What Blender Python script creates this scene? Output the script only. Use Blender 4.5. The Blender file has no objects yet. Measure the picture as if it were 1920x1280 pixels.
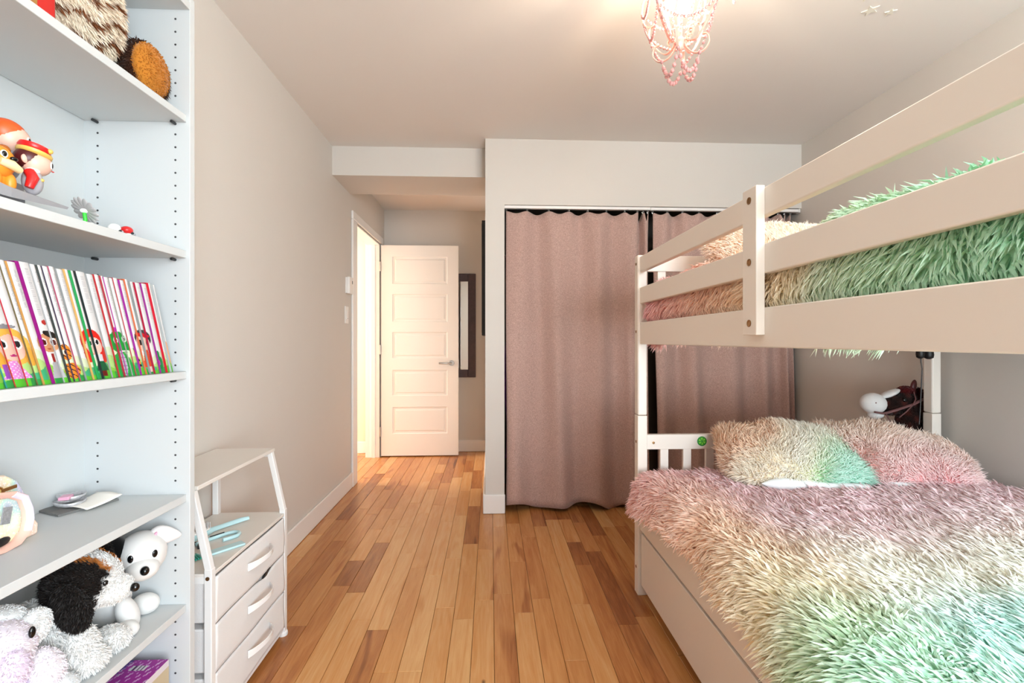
import bpy, bmesh, math, random
import numpy as np
from mathutils import Vector, Matrix, Euler

R = math.radians
random.seed(7)
rng = np.random.default_rng(11)
scene = bpy.context.scene
COL = scene.collection

# ------------------------------------------------------------------ camera
CAM_H = 1.126
cd = bpy.data.cameras.new('camera')
cam = bpy.data.objects.new('camera', cd)
COL.objects.link(cam)
cam.location = (0, 0, CAM_H)
cam.rotation_euler = (R(90), 0, -math.atan(40 / 885.0))
cd.sensor_width = 36.0
cd.lens = 885.0 / 1920.0 * 36.0
cd.shift_y = -2.0 / 1920.0
cd.clip_start = 0.02
scene.camera = cam

# ------------------------------------------------------------------ world, daylight, exposure
world = bpy.data.worlds.new('sky')
scene.world = world
world.use_nodes = True
wn = world.node_tree
wn.nodes.clear()
_o = wn.nodes.new('ShaderNodeOutputWorld')
_b = wn.nodes.new('ShaderNodeBackground')
_s = wn.nodes.new('ShaderNodeTexSky')
_s.sky_type = 'NISHITA'
_s.sun_disc = False
_s.sun_elevation = R(42)
_s.sun_rotation = R(60)
_b.inputs['Strength'].default_value = 0.25
wn.links.new(_s.outputs[0], _b.inputs[0])
wn.links.new(_b.outputs[0], _o.inputs[0])


def area(name, loc, rot, sx, sy, power, color):
    l = bpy.data.lights.new(name, 'AREA')
    l.shape = 'RECTANGLE'
    l.size, l.size_y = sx, sy
    l.energy = power
    l.color = color
    o = bpy.data.objects.new(name, l)
    o.location = loc
    o.rotation_euler = rot
    COL.objects.link(o)
    return o


WALL_Y0 = -1.1           # the window wall behind the camera
area('window_daylight', (1.175, WALL_Y0 - 0.10, 1.25), (R(90), 0, 0), 1.65, 1.85, 120, (0.86, 0.94, 1.0))
area('hall_daylight', (-3.25, 4.30, 1.45), (0, R(-90), 0), 1.5, 0.7, 48, (1.0, 0.95, 0.88))
scene.view_settings.view_transform = 'Standard'
scene.view_settings.look = 'None'
scene.view_settings.gamma = 1.0
scene.view_settings.use_curve_mapping = False
scene.view_settings.exposure = 0.86
scene.cycles.max_bounces = 12
scene.cycles.diffuse_bounces = 9
scene.cycles.sample_clamp_indirect = 6.0
scene.cycles.transmission_bounces = 8
scene.cycles.caustics_reflective = False
scene.cycles.caustics_refractive = False


# ------------------------------------------------------------------ materials
def lin(c):
    if isinstance(c, str):
        c = [int(c[i:i + 2], 16) / 255 for i in (0, 2, 4)]
    return tuple((x / 12.92 if x <= 0.04045 else ((x + 0.055) / 1.055) ** 2.4) for x in c[:3])


def new_mat(name):
    m = bpy.data.materials.new(name)
    m.use_nodes = True
    nt = m.node_tree
    p = nt.nodes['Principled BSDF']
    return m, nt, p


def node(nt, kind, **kw):
    n = nt.nodes.new(kind)
    for k, v in kw.items():
        if hasattr(n, k) and not k.startswith('i_'):
            setattr(n, k, v)
        else:
            n.inputs[k[2:] if k.startswith('i_') else k].default_value = v
    return n


def simple(name, color, rough=0.5, metal=0.0, vary=0.05, scale=6.0, bump=0.0, bscale=200.0, spec=0.5, sheen=0.0, trans=0.0):
    """principled with a little procedural variation of its colour and a fine bump"""
    m, nt, p = new_mat(name)
    c = lin(color)
    tc = node(nt, 'ShaderNodeTexCoord')
    nz = node(nt, 'ShaderNodeTexNoise', Scale=scale, Detail=3.0)
    nt.links.new(tc.outputs['Object'], nz.inputs['Vector'])
    mix = node(nt, 'ShaderNodeMix', data_type='RGBA')
    mix.inputs['A'].default_value = tuple(max(0, x * (1 - vary)) for x in c) + (1,)
    mix.inputs['B'].default_value = tuple(min(1, x * (1 + vary)) for x in c) + (1,)
    nt.links.new(nz.outputs['Fac'], mix.inputs['Factor'])
    nt.links.new(mix.outputs['Result'], p.inputs['Base Color'])
    p.inputs['Roughness'].default_value = rough
    p.inputs['Metallic'].default_value = metal
    p.inputs['Specular IOR Level'].default_value = spec
    if sheen:
        p.inputs['Sheen Weight'].default_value = sheen
    if trans:
        p.inputs['Transmission Weight'].default_value = trans
    if bump:
        n2 = node(nt, 'ShaderNodeTexNoise', Scale=bscale, Detail=2.0)
        nt.links.new(tc.outputs['Object'], n2.inputs['Vector'])
        b = node(nt, 'ShaderNodeBump', Strength=bump, Distance=0.002)
        nt.links.new(n2.outputs['Fac'], b.inputs['Height'])
        nt.links.new(b.outputs['Normal'], p.inputs['Normal'])
    return m


def vcol_mat(name, rough=0.6, spec=0.3, attr='Col', bump=0.0, sheen=0.0, vary=0.0, gain=1.0):
    """colour from the printed / dyed colour attribute of the mesh"""
    m, nt, p = new_mat(name)
    a = node(nt, 'ShaderNodeAttribute', attribute_name=attr)
    tc = node(nt, 'ShaderNodeTexCoord')
    nz = node(nt, 'ShaderNodeTexNoise', Scale=60.0)
    nt.links.new(tc.outputs['Object'], nz.inputs['Vector'])
    mr = node(nt, 'ShaderNodeMapRange')
    mr.inputs['To Min'].default_value = (1 - vary) * gain
    mr.inputs['To Max'].default_value = (1 + vary) * gain
    nt.links.new(nz.outputs['Fac'], mr.inputs['Value'])
    mm = node(nt, 'ShaderNodeVectorMath', operation='SCALE')
    nt.links.new(a.outputs['Color'], mm.inputs[0])
    nt.links.new(mr.outputs['Result'], mm.inputs['Scale'])
    nt.links.new(mm.outputs['Vector'], p.inputs['Base Color'])
    p.inputs['Roughness'].default_value = rough
    p.inputs['Specular IOR Level'].default_value = spec
    if sheen:
        p.inputs['Sheen Weight'].default_value = sheen
    return m


def fur_mat(name):
    m, nt, p = new_mat(name)
    a = node(nt, 'ShaderNodeAttribute', attribute_name='Col')
    out = nt.nodes['Material Output']
    tr = node(nt, 'ShaderNodeBsdfTranslucent')
    mx = node(nt, 'ShaderNodeMixShader', Fac=0.10)
    nt.links.new(a.outputs['Color'], p.inputs['Base Color'])
    nt.links.new(a.outputs['Color'], tr.inputs['Color'])
    p.inputs['Roughness'].default_value = 0.55
    p.inputs['Specular IOR Level'].default_value = 0.15
    nt.links.new(p.outputs[0], mx.inputs[1])
    nt.links.new(tr.outputs[0], mx.inputs[2])
    nt.links.new(mx.outputs[0], out.inputs['Surface'])
    return m


def wood_floor_mat(name):
    m, nt, p = new_mat(name)
    tone = node(nt, 'ShaderNodeAttribute', attribute_type='OBJECT', attribute_name='tone')
    info = node(nt, 'ShaderNodeObjectInfo')
    tc = node(nt, 'ShaderNodeTexCoord')
    off = node(nt, 'ShaderNodeVectorMath', operation='SCALE')
    comb = node(nt, 'ShaderNodeCombineXYZ')
    for k in range(3):
        nt.links.new(info.outputs['Random'], comb.inputs[k])
    nt.links.new(comb.outputs[0], off.inputs[0])
    off.inputs['Scale'].default_value = 37.0
    add = node(nt, 'ShaderNodeVectorMath', operation='ADD')
    nt.links.new(tc.outputs['Object'], add.inputs[0])
    nt.links.new(off.outputs['Vector'], add.inputs[1])
    mp = node(nt, 'ShaderNodeMapping')
    mp.inputs['Scale'].default_value = (26.0, 2.2, 26.0)
    nt.links.new(add.outputs[0], mp.inputs['Vector'])
    n1 = node(nt, 'ShaderNodeTexNoise', Scale=1.0, Detail=5.0, Roughness=0.6, Distortion=1.6)
    nt.links.new(mp.outputs[0], n1.inputs['Vector'])
    mp2 = node(nt, 'ShaderNodeMapping')
    mp2.inputs['Scale'].default_value = (9.0, 1.3, 9.0)
    nt.links.new(add.outputs[0], mp2.inputs['Vector'])
    n2 = node(nt, 'ShaderNodeTexNoise', Scale=1.0, Detail=2.0, Distortion=0.8)
    nt.links.new(mp2.outputs[0], n2.inputs['Vector'])
    mp3 = node(nt, 'ShaderNodeMapping')
    mp3.inputs['Scale'].default_value = (210.0, 9.0, 60.0)
    nt.links.new(add.outputs[0], mp3.inputs['Vector'])
    n3 = node(nt, 'ShaderNodeTexNoise', Scale=1.0, Detail=3.0)
    nt.links.new(mp3.outputs[0], n3.inputs['Vector'])
    # tone (0 pale sapwood .. 1 dark heartwood) + mottling + heartwood streaks
    st = node(nt, 'ShaderNodeMapRange', interpolation_type='SMOOTHSTEP')
    st.inputs['From Min'].default_value = 0.60
    st.inputs['From Max'].default_value = 0.72
    st.inputs['To Max'].default_value = 0.26
    nt.links.new(n2.outputs['Fac'], st.inputs['Value'])
    a1 = node(nt, 'ShaderNodeMath', operation='MULTIPLY_ADD')
    nt.links.new(n1.outputs['Fac'], a1.inputs[0])
    a1.inputs[1].default_value = 0.55
    a1.inputs[2].default_value = -0.28
    a2 = node(nt, 'ShaderNodeMath', operation='ADD')
    nt.links.new(tone.outputs['Fac'], a2.inputs[0])
    nt.links.new(a1.outputs[0], a2.inputs[1])
    a3 = node(nt, 'ShaderNodeMath', operation='ADD')
    nt.links.new(a2.outputs[0], a3.inputs[0])
    nt.links.new(st.outputs[0], a3.inputs[1])
    a4 = node(nt, 'ShaderNodeMath', operation='MULTIPLY_ADD')
    nt.links.new(n3.outputs['Fac'], a4.inputs[0])
    a4.inputs[1].default_value = 0.22
    nt.links.new(a3.outputs[0], a4.inputs[2])
    a5 = node(nt, 'ShaderNodeMath', operation='SUBTRACT')
    nt.links.new(a4.outputs[0], a5.inputs[0])
    a5.inputs[1].default_value = 0.11
    cr = node(nt, 'ShaderNodeValToRGB')
    e = cr.color_ramp.elements
    e[0].position, e[0].color = 0.0, lin('D2A570') + (1,)
    e[1].position, e[1].color = 1.0, lin('633218') + (1,)
    for pos, c in ((0.25, 'C48C54'), (0.5, 'AF7340'), (0.75, '8A522B')):
        q = cr.color_ramp.elements.new(pos)
        q.color = lin(c) + (1,)
    nt.links.new(a5.outputs[0], cr.inputs['Fac'])
    # small dark knots
    vo = node(nt, 'ShaderNodeTexVoronoi', Scale=3.4)
    mpk = node(nt, 'ShaderNodeMapping')
    mpk.inputs['Scale'].default_value = (1.5, 0.75, 0.05)
    nt.links.new(add.outputs[0], mpk.inputs['Vector'])
    nt.links.new(mpk.outputs[0], vo.inputs['Vector'])
    kn = node(nt, 'ShaderNodeMapRange', interpolation_type='SMOOTHSTEP')
    kn.inputs['From Min'].default_value = 0.012
    kn.inputs['From Max'].default_value = 0.05
    kn.inputs['To Min'].default_value = 0.75
    kn.inputs['To Max'].default_value = 0.0
    nt.links.new(vo.outputs['Distance'], kn.inputs['Value'])
    mk = node(nt, 'ShaderNodeMix', data_type='RGBA')
    nt.links.new(kn.outputs[0], mk.inputs['Factor'])
    nt.links.new(cr.outputs[0], mk.inputs['A'])
    mk.inputs['B'].default_value = lin('4A2412') + (1,)
    nt.links.new(mk.outputs['Result'], p.inputs['Base Color'])
    p.inputs['Roughness'].default_value = 0.27
    p.inputs['Specular IOR Level'].default_value = 0.42
    b = node(nt, 'ShaderNodeBump', Strength=0.06, Distance=0.001)
    nt.links.new(n3.outputs['Fac'], b.inputs['Height'])
    nt.links.new(b.outputs[0], p.inputs['Normal'])
    return m


def linen_mat(name, c1, c2):
    m, nt, p = new_mat(name)
    tc = node(nt, 'ShaderNodeTexCoord')
    outs = []
    for sc in ((900, 900, 260), (220, 220, 1100)):
        mp = node(nt, 'ShaderNodeMapping')
        mp.inputs['Scale'].default_value = sc
        nt.links.new(tc.outputs['Object'], mp.inputs['Vector'])
        n = node(nt, 'ShaderNodeTexNoise', Scale=0.5, Detail=2.0)
        nt.links.new(mp.outputs[0], n.inputs['Vector'])
        outs.append(n)
    ad = node(nt, 'ShaderNodeMath', operation='ADD')
    nt.links.new(outs[0].outputs['Fac'], ad.inputs[0])
    nt.links.new(outs[1].outputs['Fac'], ad.inputs[1])
    cr = node(nt, 'ShaderNodeMapRange')
    cr.inputs['From Min'].default_value = 0.7
    cr.inputs['From Max'].default_value = 1.3
    nt.links.new(ad.outputs[0], cr.inputs['Value'])
    mix = node(nt, 'ShaderNodeMix', data_type='RGBA')
    mix.inputs['A'].default_value = lin(c1) + (1,)
    mix.inputs['B'].default_value = lin(c2) + (1,)
    nt.links.new(cr.outputs[0], mix.inputs['Factor'])
    nt.links.new(mix.outputs['Result'], p.inputs['Base Color'])
    p.inputs['Roughness'].default_value = 0.85
    p.inputs['Specular IOR Level'].default_value = 0.15
    p.inputs['Sheen Weight'].default_value = 0.2
    return m


def glitter_mat(name):
    m, nt, p = new_mat(name)
    tc = node(nt, 'ShaderNodeTexCoord')
    n = node(nt, 'ShaderNodeTexNoise', Scale=14.0, Detail=1.0)
    nt.links.new(tc.outputs['Object'], n.inputs['Vector'])
    cr = node(nt, 'ShaderNodeValToRGB')
    e = cr.color_ramp.elements
    e[0].position, e[0].color = 0.30, lin('F0A8DC') + (1,)
    e[1].position, e[1].color = 0.72, lin('F6D8C4') + (1,)
    for pos, c in ((0.42, 'CDB4E8'), (0.52, 'BFE6DC'), (0.62, 'F2E8C0')):
        q = cr.color_ramp.elements.new(pos)
        q.color = lin(c) + (1,)
    nt.links.new(n.outputs['Fac'], cr.inputs['Fac'])
    v = node(nt, 'ShaderNodeTexVoronoi', Scale=420.0)
    nt.links.new(tc.outputs['Object'], v.inputs['Vector'])
    sp = node(nt, 'ShaderNodeSeparateColor')
    nt.links.new(v.outputs['Color'], sp.inputs[0])
    mx = node(nt, 'ShaderNodeMix', data_type='RGBA')
    mr = node(nt, 'ShaderNodeMapRange')
    mr.inputs['From Min'].default_value = 0.72
    mr.inputs['From Max'].default_value = 0.95
    mr.inputs['To Max'].default_value = 0.8
    nt.links.new(sp.outputs[0], mr.inputs['Value'])
    nt.links.new(mr.outputs[0], mx.inputs['Factor'])
    nt.links.new(cr.outputs[0], mx.inputs['A'])
    mx.inputs['B'].default_value = (1, 0.97, 0.95, 1)
    nt.links.new(mx.outputs['Result'], p.inputs['Base Color'])
    p.inputs['Roughness'].default_value = 0.35
    b = node(nt, 'ShaderNodeBump', Strength=0.5, Distance=0.001)
    nt.links.new(v.outputs['Distance'], b.inputs['Height'])
    nt.links.new(b.outputs[0], p.inputs['Normal'])
    return m


def emit_mat(name, color, strength):
    m, nt, p = new_mat(name)
    p.inputs['Base Color'].default_value = lin(color) + (1,)
    p.inputs['Emission Color'].default_value = lin(color) + (1,)
    p.inputs['Emission Strength'].default_value = strength
    return m


def pane_mat(name):
    m, nt, p = new_mat(name)
    out = nt.nodes['Material Output']
    t = node(nt, 'ShaderNodeBsdfTransparent')
    g = node(nt, 'ShaderNodeBsdfGlossy', Roughness=0.02)
    mx = node(nt, 'ShaderNodeMixShader', Fac=0.06)
    nt.links.new(t.outputs[0], mx.inputs[1])
    nt.links.new(g.outputs[0], mx.inputs[2])
    nt.links.new(mx.outputs[0], out.inputs['Surface'])
    return m


M = dict(
    wall=simple('wall_paint', 'CECAC4', 0.65, vary=0.015, bump=0.15, bscale=260),
    wall_warm=simple('hall_paint', 'E6D6C0', 0.65, vary=0.015, bump=0.15, bscale=260),
    ceiling=simple('ceiling_paint', 'E0DDD9', 0.8, vary=0.01, bump=0.1, bscale=300),
    trim=simple('white_trim', 'E6E5E3', 0.35, vary=0.01),
    door=simple('door_paint', 'E4E2DE', 0.4, vary=0.01),
    floor=wood_floor_mat('birch_plank'),
    subfloor=simple('subfloor', '3A2416', 0.8),
    bookcase=simple('bookcase_foil', 'C2C6C7', 0.45, vary=0.01),
    hole=simple('dark_hole', '3A3A3C', 0.6),
    dkplastic=simple('dark_plastic', '26282A', 0.4),
    bed=simple('bed_lacquer', 'E4DDD4', 0.38, vary=0.015, scale=3.0),
    bolt=simple('bronze_bolt', '8A6A48', 0.35, 0.9),
    steel=simple('brushed_steel', 'B9B7B3', 0.28, 1.0),
    chrome=simple('chrome', 'DADADA', 0.12, 1.0),
    linen=linen_mat('curtain_linen', '9A7F78', 'C8AAA0'),
    metal_white=simple('white_enamel', 'DFDFDE', 0.35, vary=0.01),
    cream_top=simple('cream_board', 'DAD6D0', 0.4, vary=0.02),
    fabric_white=simple('white_fabric', 'D8D7D6', 0.85, vary=0.03, scale=14, bump=0.3, bscale=420, sheen=0.2),
    black=simple('black_paint', '0C0C0D', 0.5),
    mirror=simple('mirror_glass', 'EDEDED', 0.03, 1.0, vary=0.0),
    frame_dark=simple('dark_wood_frame', '4A383A', 0.45, vary=0.35, scale=30),
    fur=fur_mat('fur_strands'),
    cloth=vcol_mat('dyed_cloth', 0.9, 0.1),
    print=vcol_mat('printed_paper', 0.4, 0.4, gain=0.66),
    pages=simple('paper', 'F0ECE4', 0.8),
    plush=vcol_mat('plush_cloth', 0.95, 0.1, sheen=0.2, gain=0.74),
    pillow_insert=simple('white_cotton', 'EDF2F3', 0.8, vary=0.02, bump=0.2, bscale=60),
    eye=simple('toy_eye', '0A0A0C', 0.08),
    eye_white=simple('toy_eye_white', 'F6F6F6', 0.3),
    rose=simple('pink_enamel', 'F0B4A4', 0.35),
    bead=simple('pink_bead', 'F8B8B6', 0.12, trans=0.45),
    crystal=simple('clear_bead', 'FBEFE6', 0.08, trans=0.6),
    bulb=emit_mat('lamp_glass', 'FFE6CA', 190.0),
    star=simple('pale_plastic', 'E7E6DA', 0.4),
    lime_dark=simple('lime_rind', '178A28', 0.5),
    lime=simple('lime_flesh', '7ED63A', 0.5),
    glitter=glitter_mat('iridescent_glitter'),
    strap=simple('rose_leather', 'E8B8A8', 0.5),
    strap_in=simple('lilac_leather', 'DAD2E2', 0.5),
    gold=simple('gold', 'D8B070', 0.25, 1.0),
    tag=simple('grey_tag', '8C8C8E', 0.6, vary=0.5, scale=260),
    paper_grey=simple('grey_leaflet', '6E6E6C', 0.6, vary=0.25, scale=60),
    silver=simple('silver_strap', 'BDBDC0', 0.4, 0.4, vary=0.4, scale=160),
    pinkpl=simple('pink_plastic', 'D9A0B8', 0.4),
    aqua=simple('aqua_plastic', 'B4D8DE', 0.3),
    teal=simple('teal_plastic', '2FA894', 0.35),
    greypl=simple('grey_plastic', '8E8E92', 0.4, vary=0.04),
    skin=simple('toy_skin', 'DDB4A2', 0.4),
    orange_hair=simple('toy_orange_hair', 'D9561E', 0.4),
    lion=simple('toy_lion', 'E9922C', 0.4),
    mane=simple('toy_mane', 'A85C22', 0.45),
    muzzle=simple('toy_muzzle', 'F0DCA8', 0.4),
    red=simple('toy_red', 'CE1F1F', 0.3),
    darkhair=simple('toy_dark_hair', '4A1216', 0.4),
    yellow=simple('toy_gold', 'D9B65C', 0.35),
    grey_vest=simple('toy_vest', 'A8A6AC', 0.5),
    flower=simple('flower_grey', 'A9A6A6', 0.6),
    green=simple('toy_green', '35C83A', 0.4),
    whitepl=simple('toy_white', 'F2F2F0', 0.3),
    purple_cloth=simple('purple_cloth', '9A4FC0', 0.8),
    dark_cloth=simple('dark_cloth', '15131A', 0.9),
    leather=simple('bridle_leather', '6E4A4A', 0.45),
    red_wrap=simple('red_wrapping', 'B81212', 0.3),
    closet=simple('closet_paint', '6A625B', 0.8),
    pane=pane_mat('window_glass'),
    ink=simple('grey_ink', '9A9A9E', 0.6),
)


# ------------------------------------------------------------------ mesh helpers
class MB:
    """collects simple shapes into one mesh"""

    def __init__(self):
        self.v, self.f, self.c = [], [], []

    def add(self, vs, fs, col=None):
        o = len(self.v)
        self.v.extend([tuple(x) for x in vs])
        self.f.extend([tuple(o + i for i in f) for f in fs])
        self.c.extend([col] * len(fs))
        return self

    def box(self, a, b, col=None):
        x0, y0, z0 = [min(p, q) for p, q in zip(a, b)]
        x1, y1, z1 = [max(p, q) for p, q in zip(a, b)]
        vs = [(x0, y0, z0), (x1, y0, z0), (x1, y1, z0), (x0, y1, z0), (x0, y0, z1), (x1, y0, z1), (x1, y1, z1), (x0, y1, z1)]
        return self.add(vs, [(0, 3, 2, 1), (4, 5, 6, 7), (0, 1, 5, 4), (1, 2, 6, 5), (2, 3, 7, 6), (3, 0, 4, 7)], col)

    def obox(self, c, half, rot, col=None):
        m = Euler(rot).to_matrix() if not isinstance(rot, Matrix) else rot
        vs = []
        for z in (-1, 1):
            for x, y in ((-1, -1), (1, -1), (1, 1), (-1, 1)):
                vs.append(Vector(c) + m @ Vector((x * half[0], y * half[1], z * half[2])))
        return self.add(vs, [(0, 3, 2, 1), (4, 5, 6, 7), (0, 1, 5, 4), (1, 2, 6, 5), (2, 3, 7, 6), (3, 0, 4, 7)], col)

    def tube(self, path, r, n=8, closed=False, col=None, squash=None):
        P = [Vector(p) for p in path]
        k = len(P)
        rs = r if hasattr(r, '__len__') else [r] * k
        up = None
        rings = []
        for i, p in enumerate(P):
            a = P[(i - 1) % k] if (closed or i > 0) else P[i]
            b = P[(i + 1) % k] if (closed or i < k - 1) else P[i]
            t = (b - a).normalized() if (b - a).length > 1e-9 else Vector((0, 0, 1))
            if up is None:
                up = t.orthogonal().normalized()
            up = (up - t * up.dot(t))
            up = up.normalized() if up.length > 1e-6 else t.orthogonal().normalized()
            s = t.cross(up)
            rings.append([p + (up * math.cos(2 * math.pi * j / n) + s * math.sin(2 * math.pi * j / n) * (squash or 1)) * rs[i] for j in range(n)])
        vs = [q for ring in rings for q in ring]
        fs = []
        for i in range(k if closed else k - 1):
            for j in range(n):
                a, b = i * n + j, i * n + (j + 1) % n
                c, d = ((i + 1) % k) * n + (j + 1) % n, ((i + 1) % k) * n + j
                fs.append((a, b, c, d))
        if not closed:
            fs.append(tuple(reversed(range(n))))
            fs.append(tuple((k - 1) * n + j for j in range(n)))
        return self.add(vs, fs, col)

    def cyl(self, p0, p1, r, n=16, r1=None, col=None):
        return self.tube([p0, p1], [r, r if r1 is None else r1], n, col=col)

    def ellip(self, c, rad, rot=(0, 0, 0), nu=20, nv=12, col=None, warp=None):
        m = Euler(rot).to_matrix()
        vs = []
        for i in range(nv + 1):
            th = math.pi * i / nv
            for j in range(nu):
                ph = 2 * math.pi * j / nu
                q = Vector((math.sin(th) * math.cos(ph), math.sin(th) * math.sin(ph), math.cos(th)))
                if warp:
                    q = Vector(warp(q))
                vs.append(Vector(c) + m @ Vector((q.x * rad[0], q.y * rad[1], q.z * rad[2])))
        fs = []
        for i in range(nv):
            for j in range(nu):
                fs.append((i * nu + j, (i + 1) * nu + j, (i + 1) * nu + (j + 1) % nu, i * nu + (j + 1) % nu))
        return self.add(vs, fs, col)

    def prism(self, poly, axis, a, b, col=None):
        """extrude a 2D polygon along axis (0 x, 1 y, 2 z) from a to b"""
        def P(q, h):
            return {0: (h, q[0], q[1]), 1: (q[0], h, q[1]), 2: (q[0], q[1], h)}[axis]
        n = len(poly)
        vs = [P(q, a) for q in poly] + [P(q, b) for q in poly]
        fs = [tuple(range(n)), tuple(reversed(range(n, 2 * n)))]
        for i in range(n):
            fs.append((i, n + i, n + (i + 1) % n, (i + 1) % n))
        return self.add(vs, fs, col)

    def lathe(self, prof, c, rot=(0, 0, 0), n=24, col=None):
        m = Euler(rot).to_matrix()
        vs = []
        for r, z in prof:
            for j in range(n):
                a = 2 * math.pi * j / n
                vs.append(Vector(c) + m @ Vector((r * math.cos(a), r * math.sin(a), z)))
        fs = []
        for i in range(len(prof) - 1):
            for j in range(n):
                fs.append((i * n + j, i * n + (j + 1) % n, (i + 1) * n + (j + 1) % n, (i + 1) * n + j))
        fs.append(tuple(reversed(range(n))))
        fs.append(tuple((len(prof) - 1) * n + j for j in range(n)))
        return self.add(vs, fs, col)

    def grid(self, fn, nu, nv, colfn=None):
        vs = [fn(i / nu, j / nv) for j in range(nv + 1) for i in range(nu + 1)]
        o = len(self.v)
        self.v.extend([tuple(v) for v in vs])
        for j in range(nv):
            for i in range(nu):
                a = o + j * (nu + 1) + i
                self.f.append((a, a + 1, a + nu + 2, a + nu + 1))
                self.c.append(colfn((i + 0.5) / nu, (j + 0.5) / nv) if colfn else None)
        return self

    def build(self, name, mat, parent=None, smooth=35, bevel=0.0, seg=2, kind=None, fixn=True):
        me = bpy.data.meshes.new(name)
        me.from_pydata(self.v, [], self.f)
        if any(c is not None for c in self.c):
            at = me.color_attributes.new('Col', 'FLOAT_COLOR', 'CORNER')
            buf = []
            for p, c in zip(me.polygons, self.c):
                c = lin(c if c is not None else 'FFFFFF')
                buf.extend((c[0], c[1], c[2], 1.0) * p.loop_total)
            at.data.foreach_set('color', buf)
        if fixn:
            bm = bmesh.new()
            bm.from_mesh(me)
            bmesh.ops.recalc_face_normals(bm, faces=bm.faces)
            bm.to_mesh(me)
            bm.free()
        o = bpy.data.objects.new(name, me)
        COL.objects.link(o)
        if mat:
            me.materials.append(M[mat] if isinstance(mat, str) else mat)
        if smooth:
            me.shade_smooth()
            me.set_sharp_from_angle(angle=R(smooth))
        if bevel:
            b = o.modifiers.new('bevel', 'BEVEL')
            b.width = bevel
            b.segments = seg
            b.limit_method = 'ANGLE'
            b.angle_limit = R(40)
        if parent is not None:
            put(o, parent)
        if kind:
            o['kind'] = kind
        return o


def wloc(p):
    v = Vector(p.location)
    while p.parent:
        p = p.parent
        v += Vector(p.location)
    return v


def put(o, parent):
    o.parent = parent
    o.location = Vector(o.location) - wloc(parent)


def thing(name, label, cat, loc=(0, 0, 0), group=None):
    o = bpy.data.objects.new(name, None)
    o.empty_display_size = 0.05
    o.location = loc
    COL.objects.link(o)
    return tag(o, label, cat, group)


def tag(o, label, cat, group=None):
    o['label'] = label
    o['category'] = cat
    if group:
        o['group'] = group
    return o


def struct(o):
    o['kind'] = 'structure'
    return o


def rebase(o):
    """origin of a one-mesh thing to the middle of its base"""
    me = o.data
    co = np.empty(len(me.vertices) * 3)
    me.vertices.foreach_get('co', co)
    co = co.reshape(-1, 3)
    b = Vector(((co[:, 0].min() + co[:, 0].max()) / 2, (co[:, 1].min() + co[:, 1].max()) / 2, co[:, 2].min()))
    me.transform(Matrix.Translation(-b))
    o.location = Vector(o.location) + b
    return o


def BX(name, a, b, mat, parent=None, bevel=0.0, kind=None):
    return MB().box(a, b).build(name, mat, parent, bevel=bevel, kind=kind)


def nrm(a):
    return a / np.maximum(np.linalg.norm(a, axis=1, keepdims=True), 1e-9)


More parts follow.
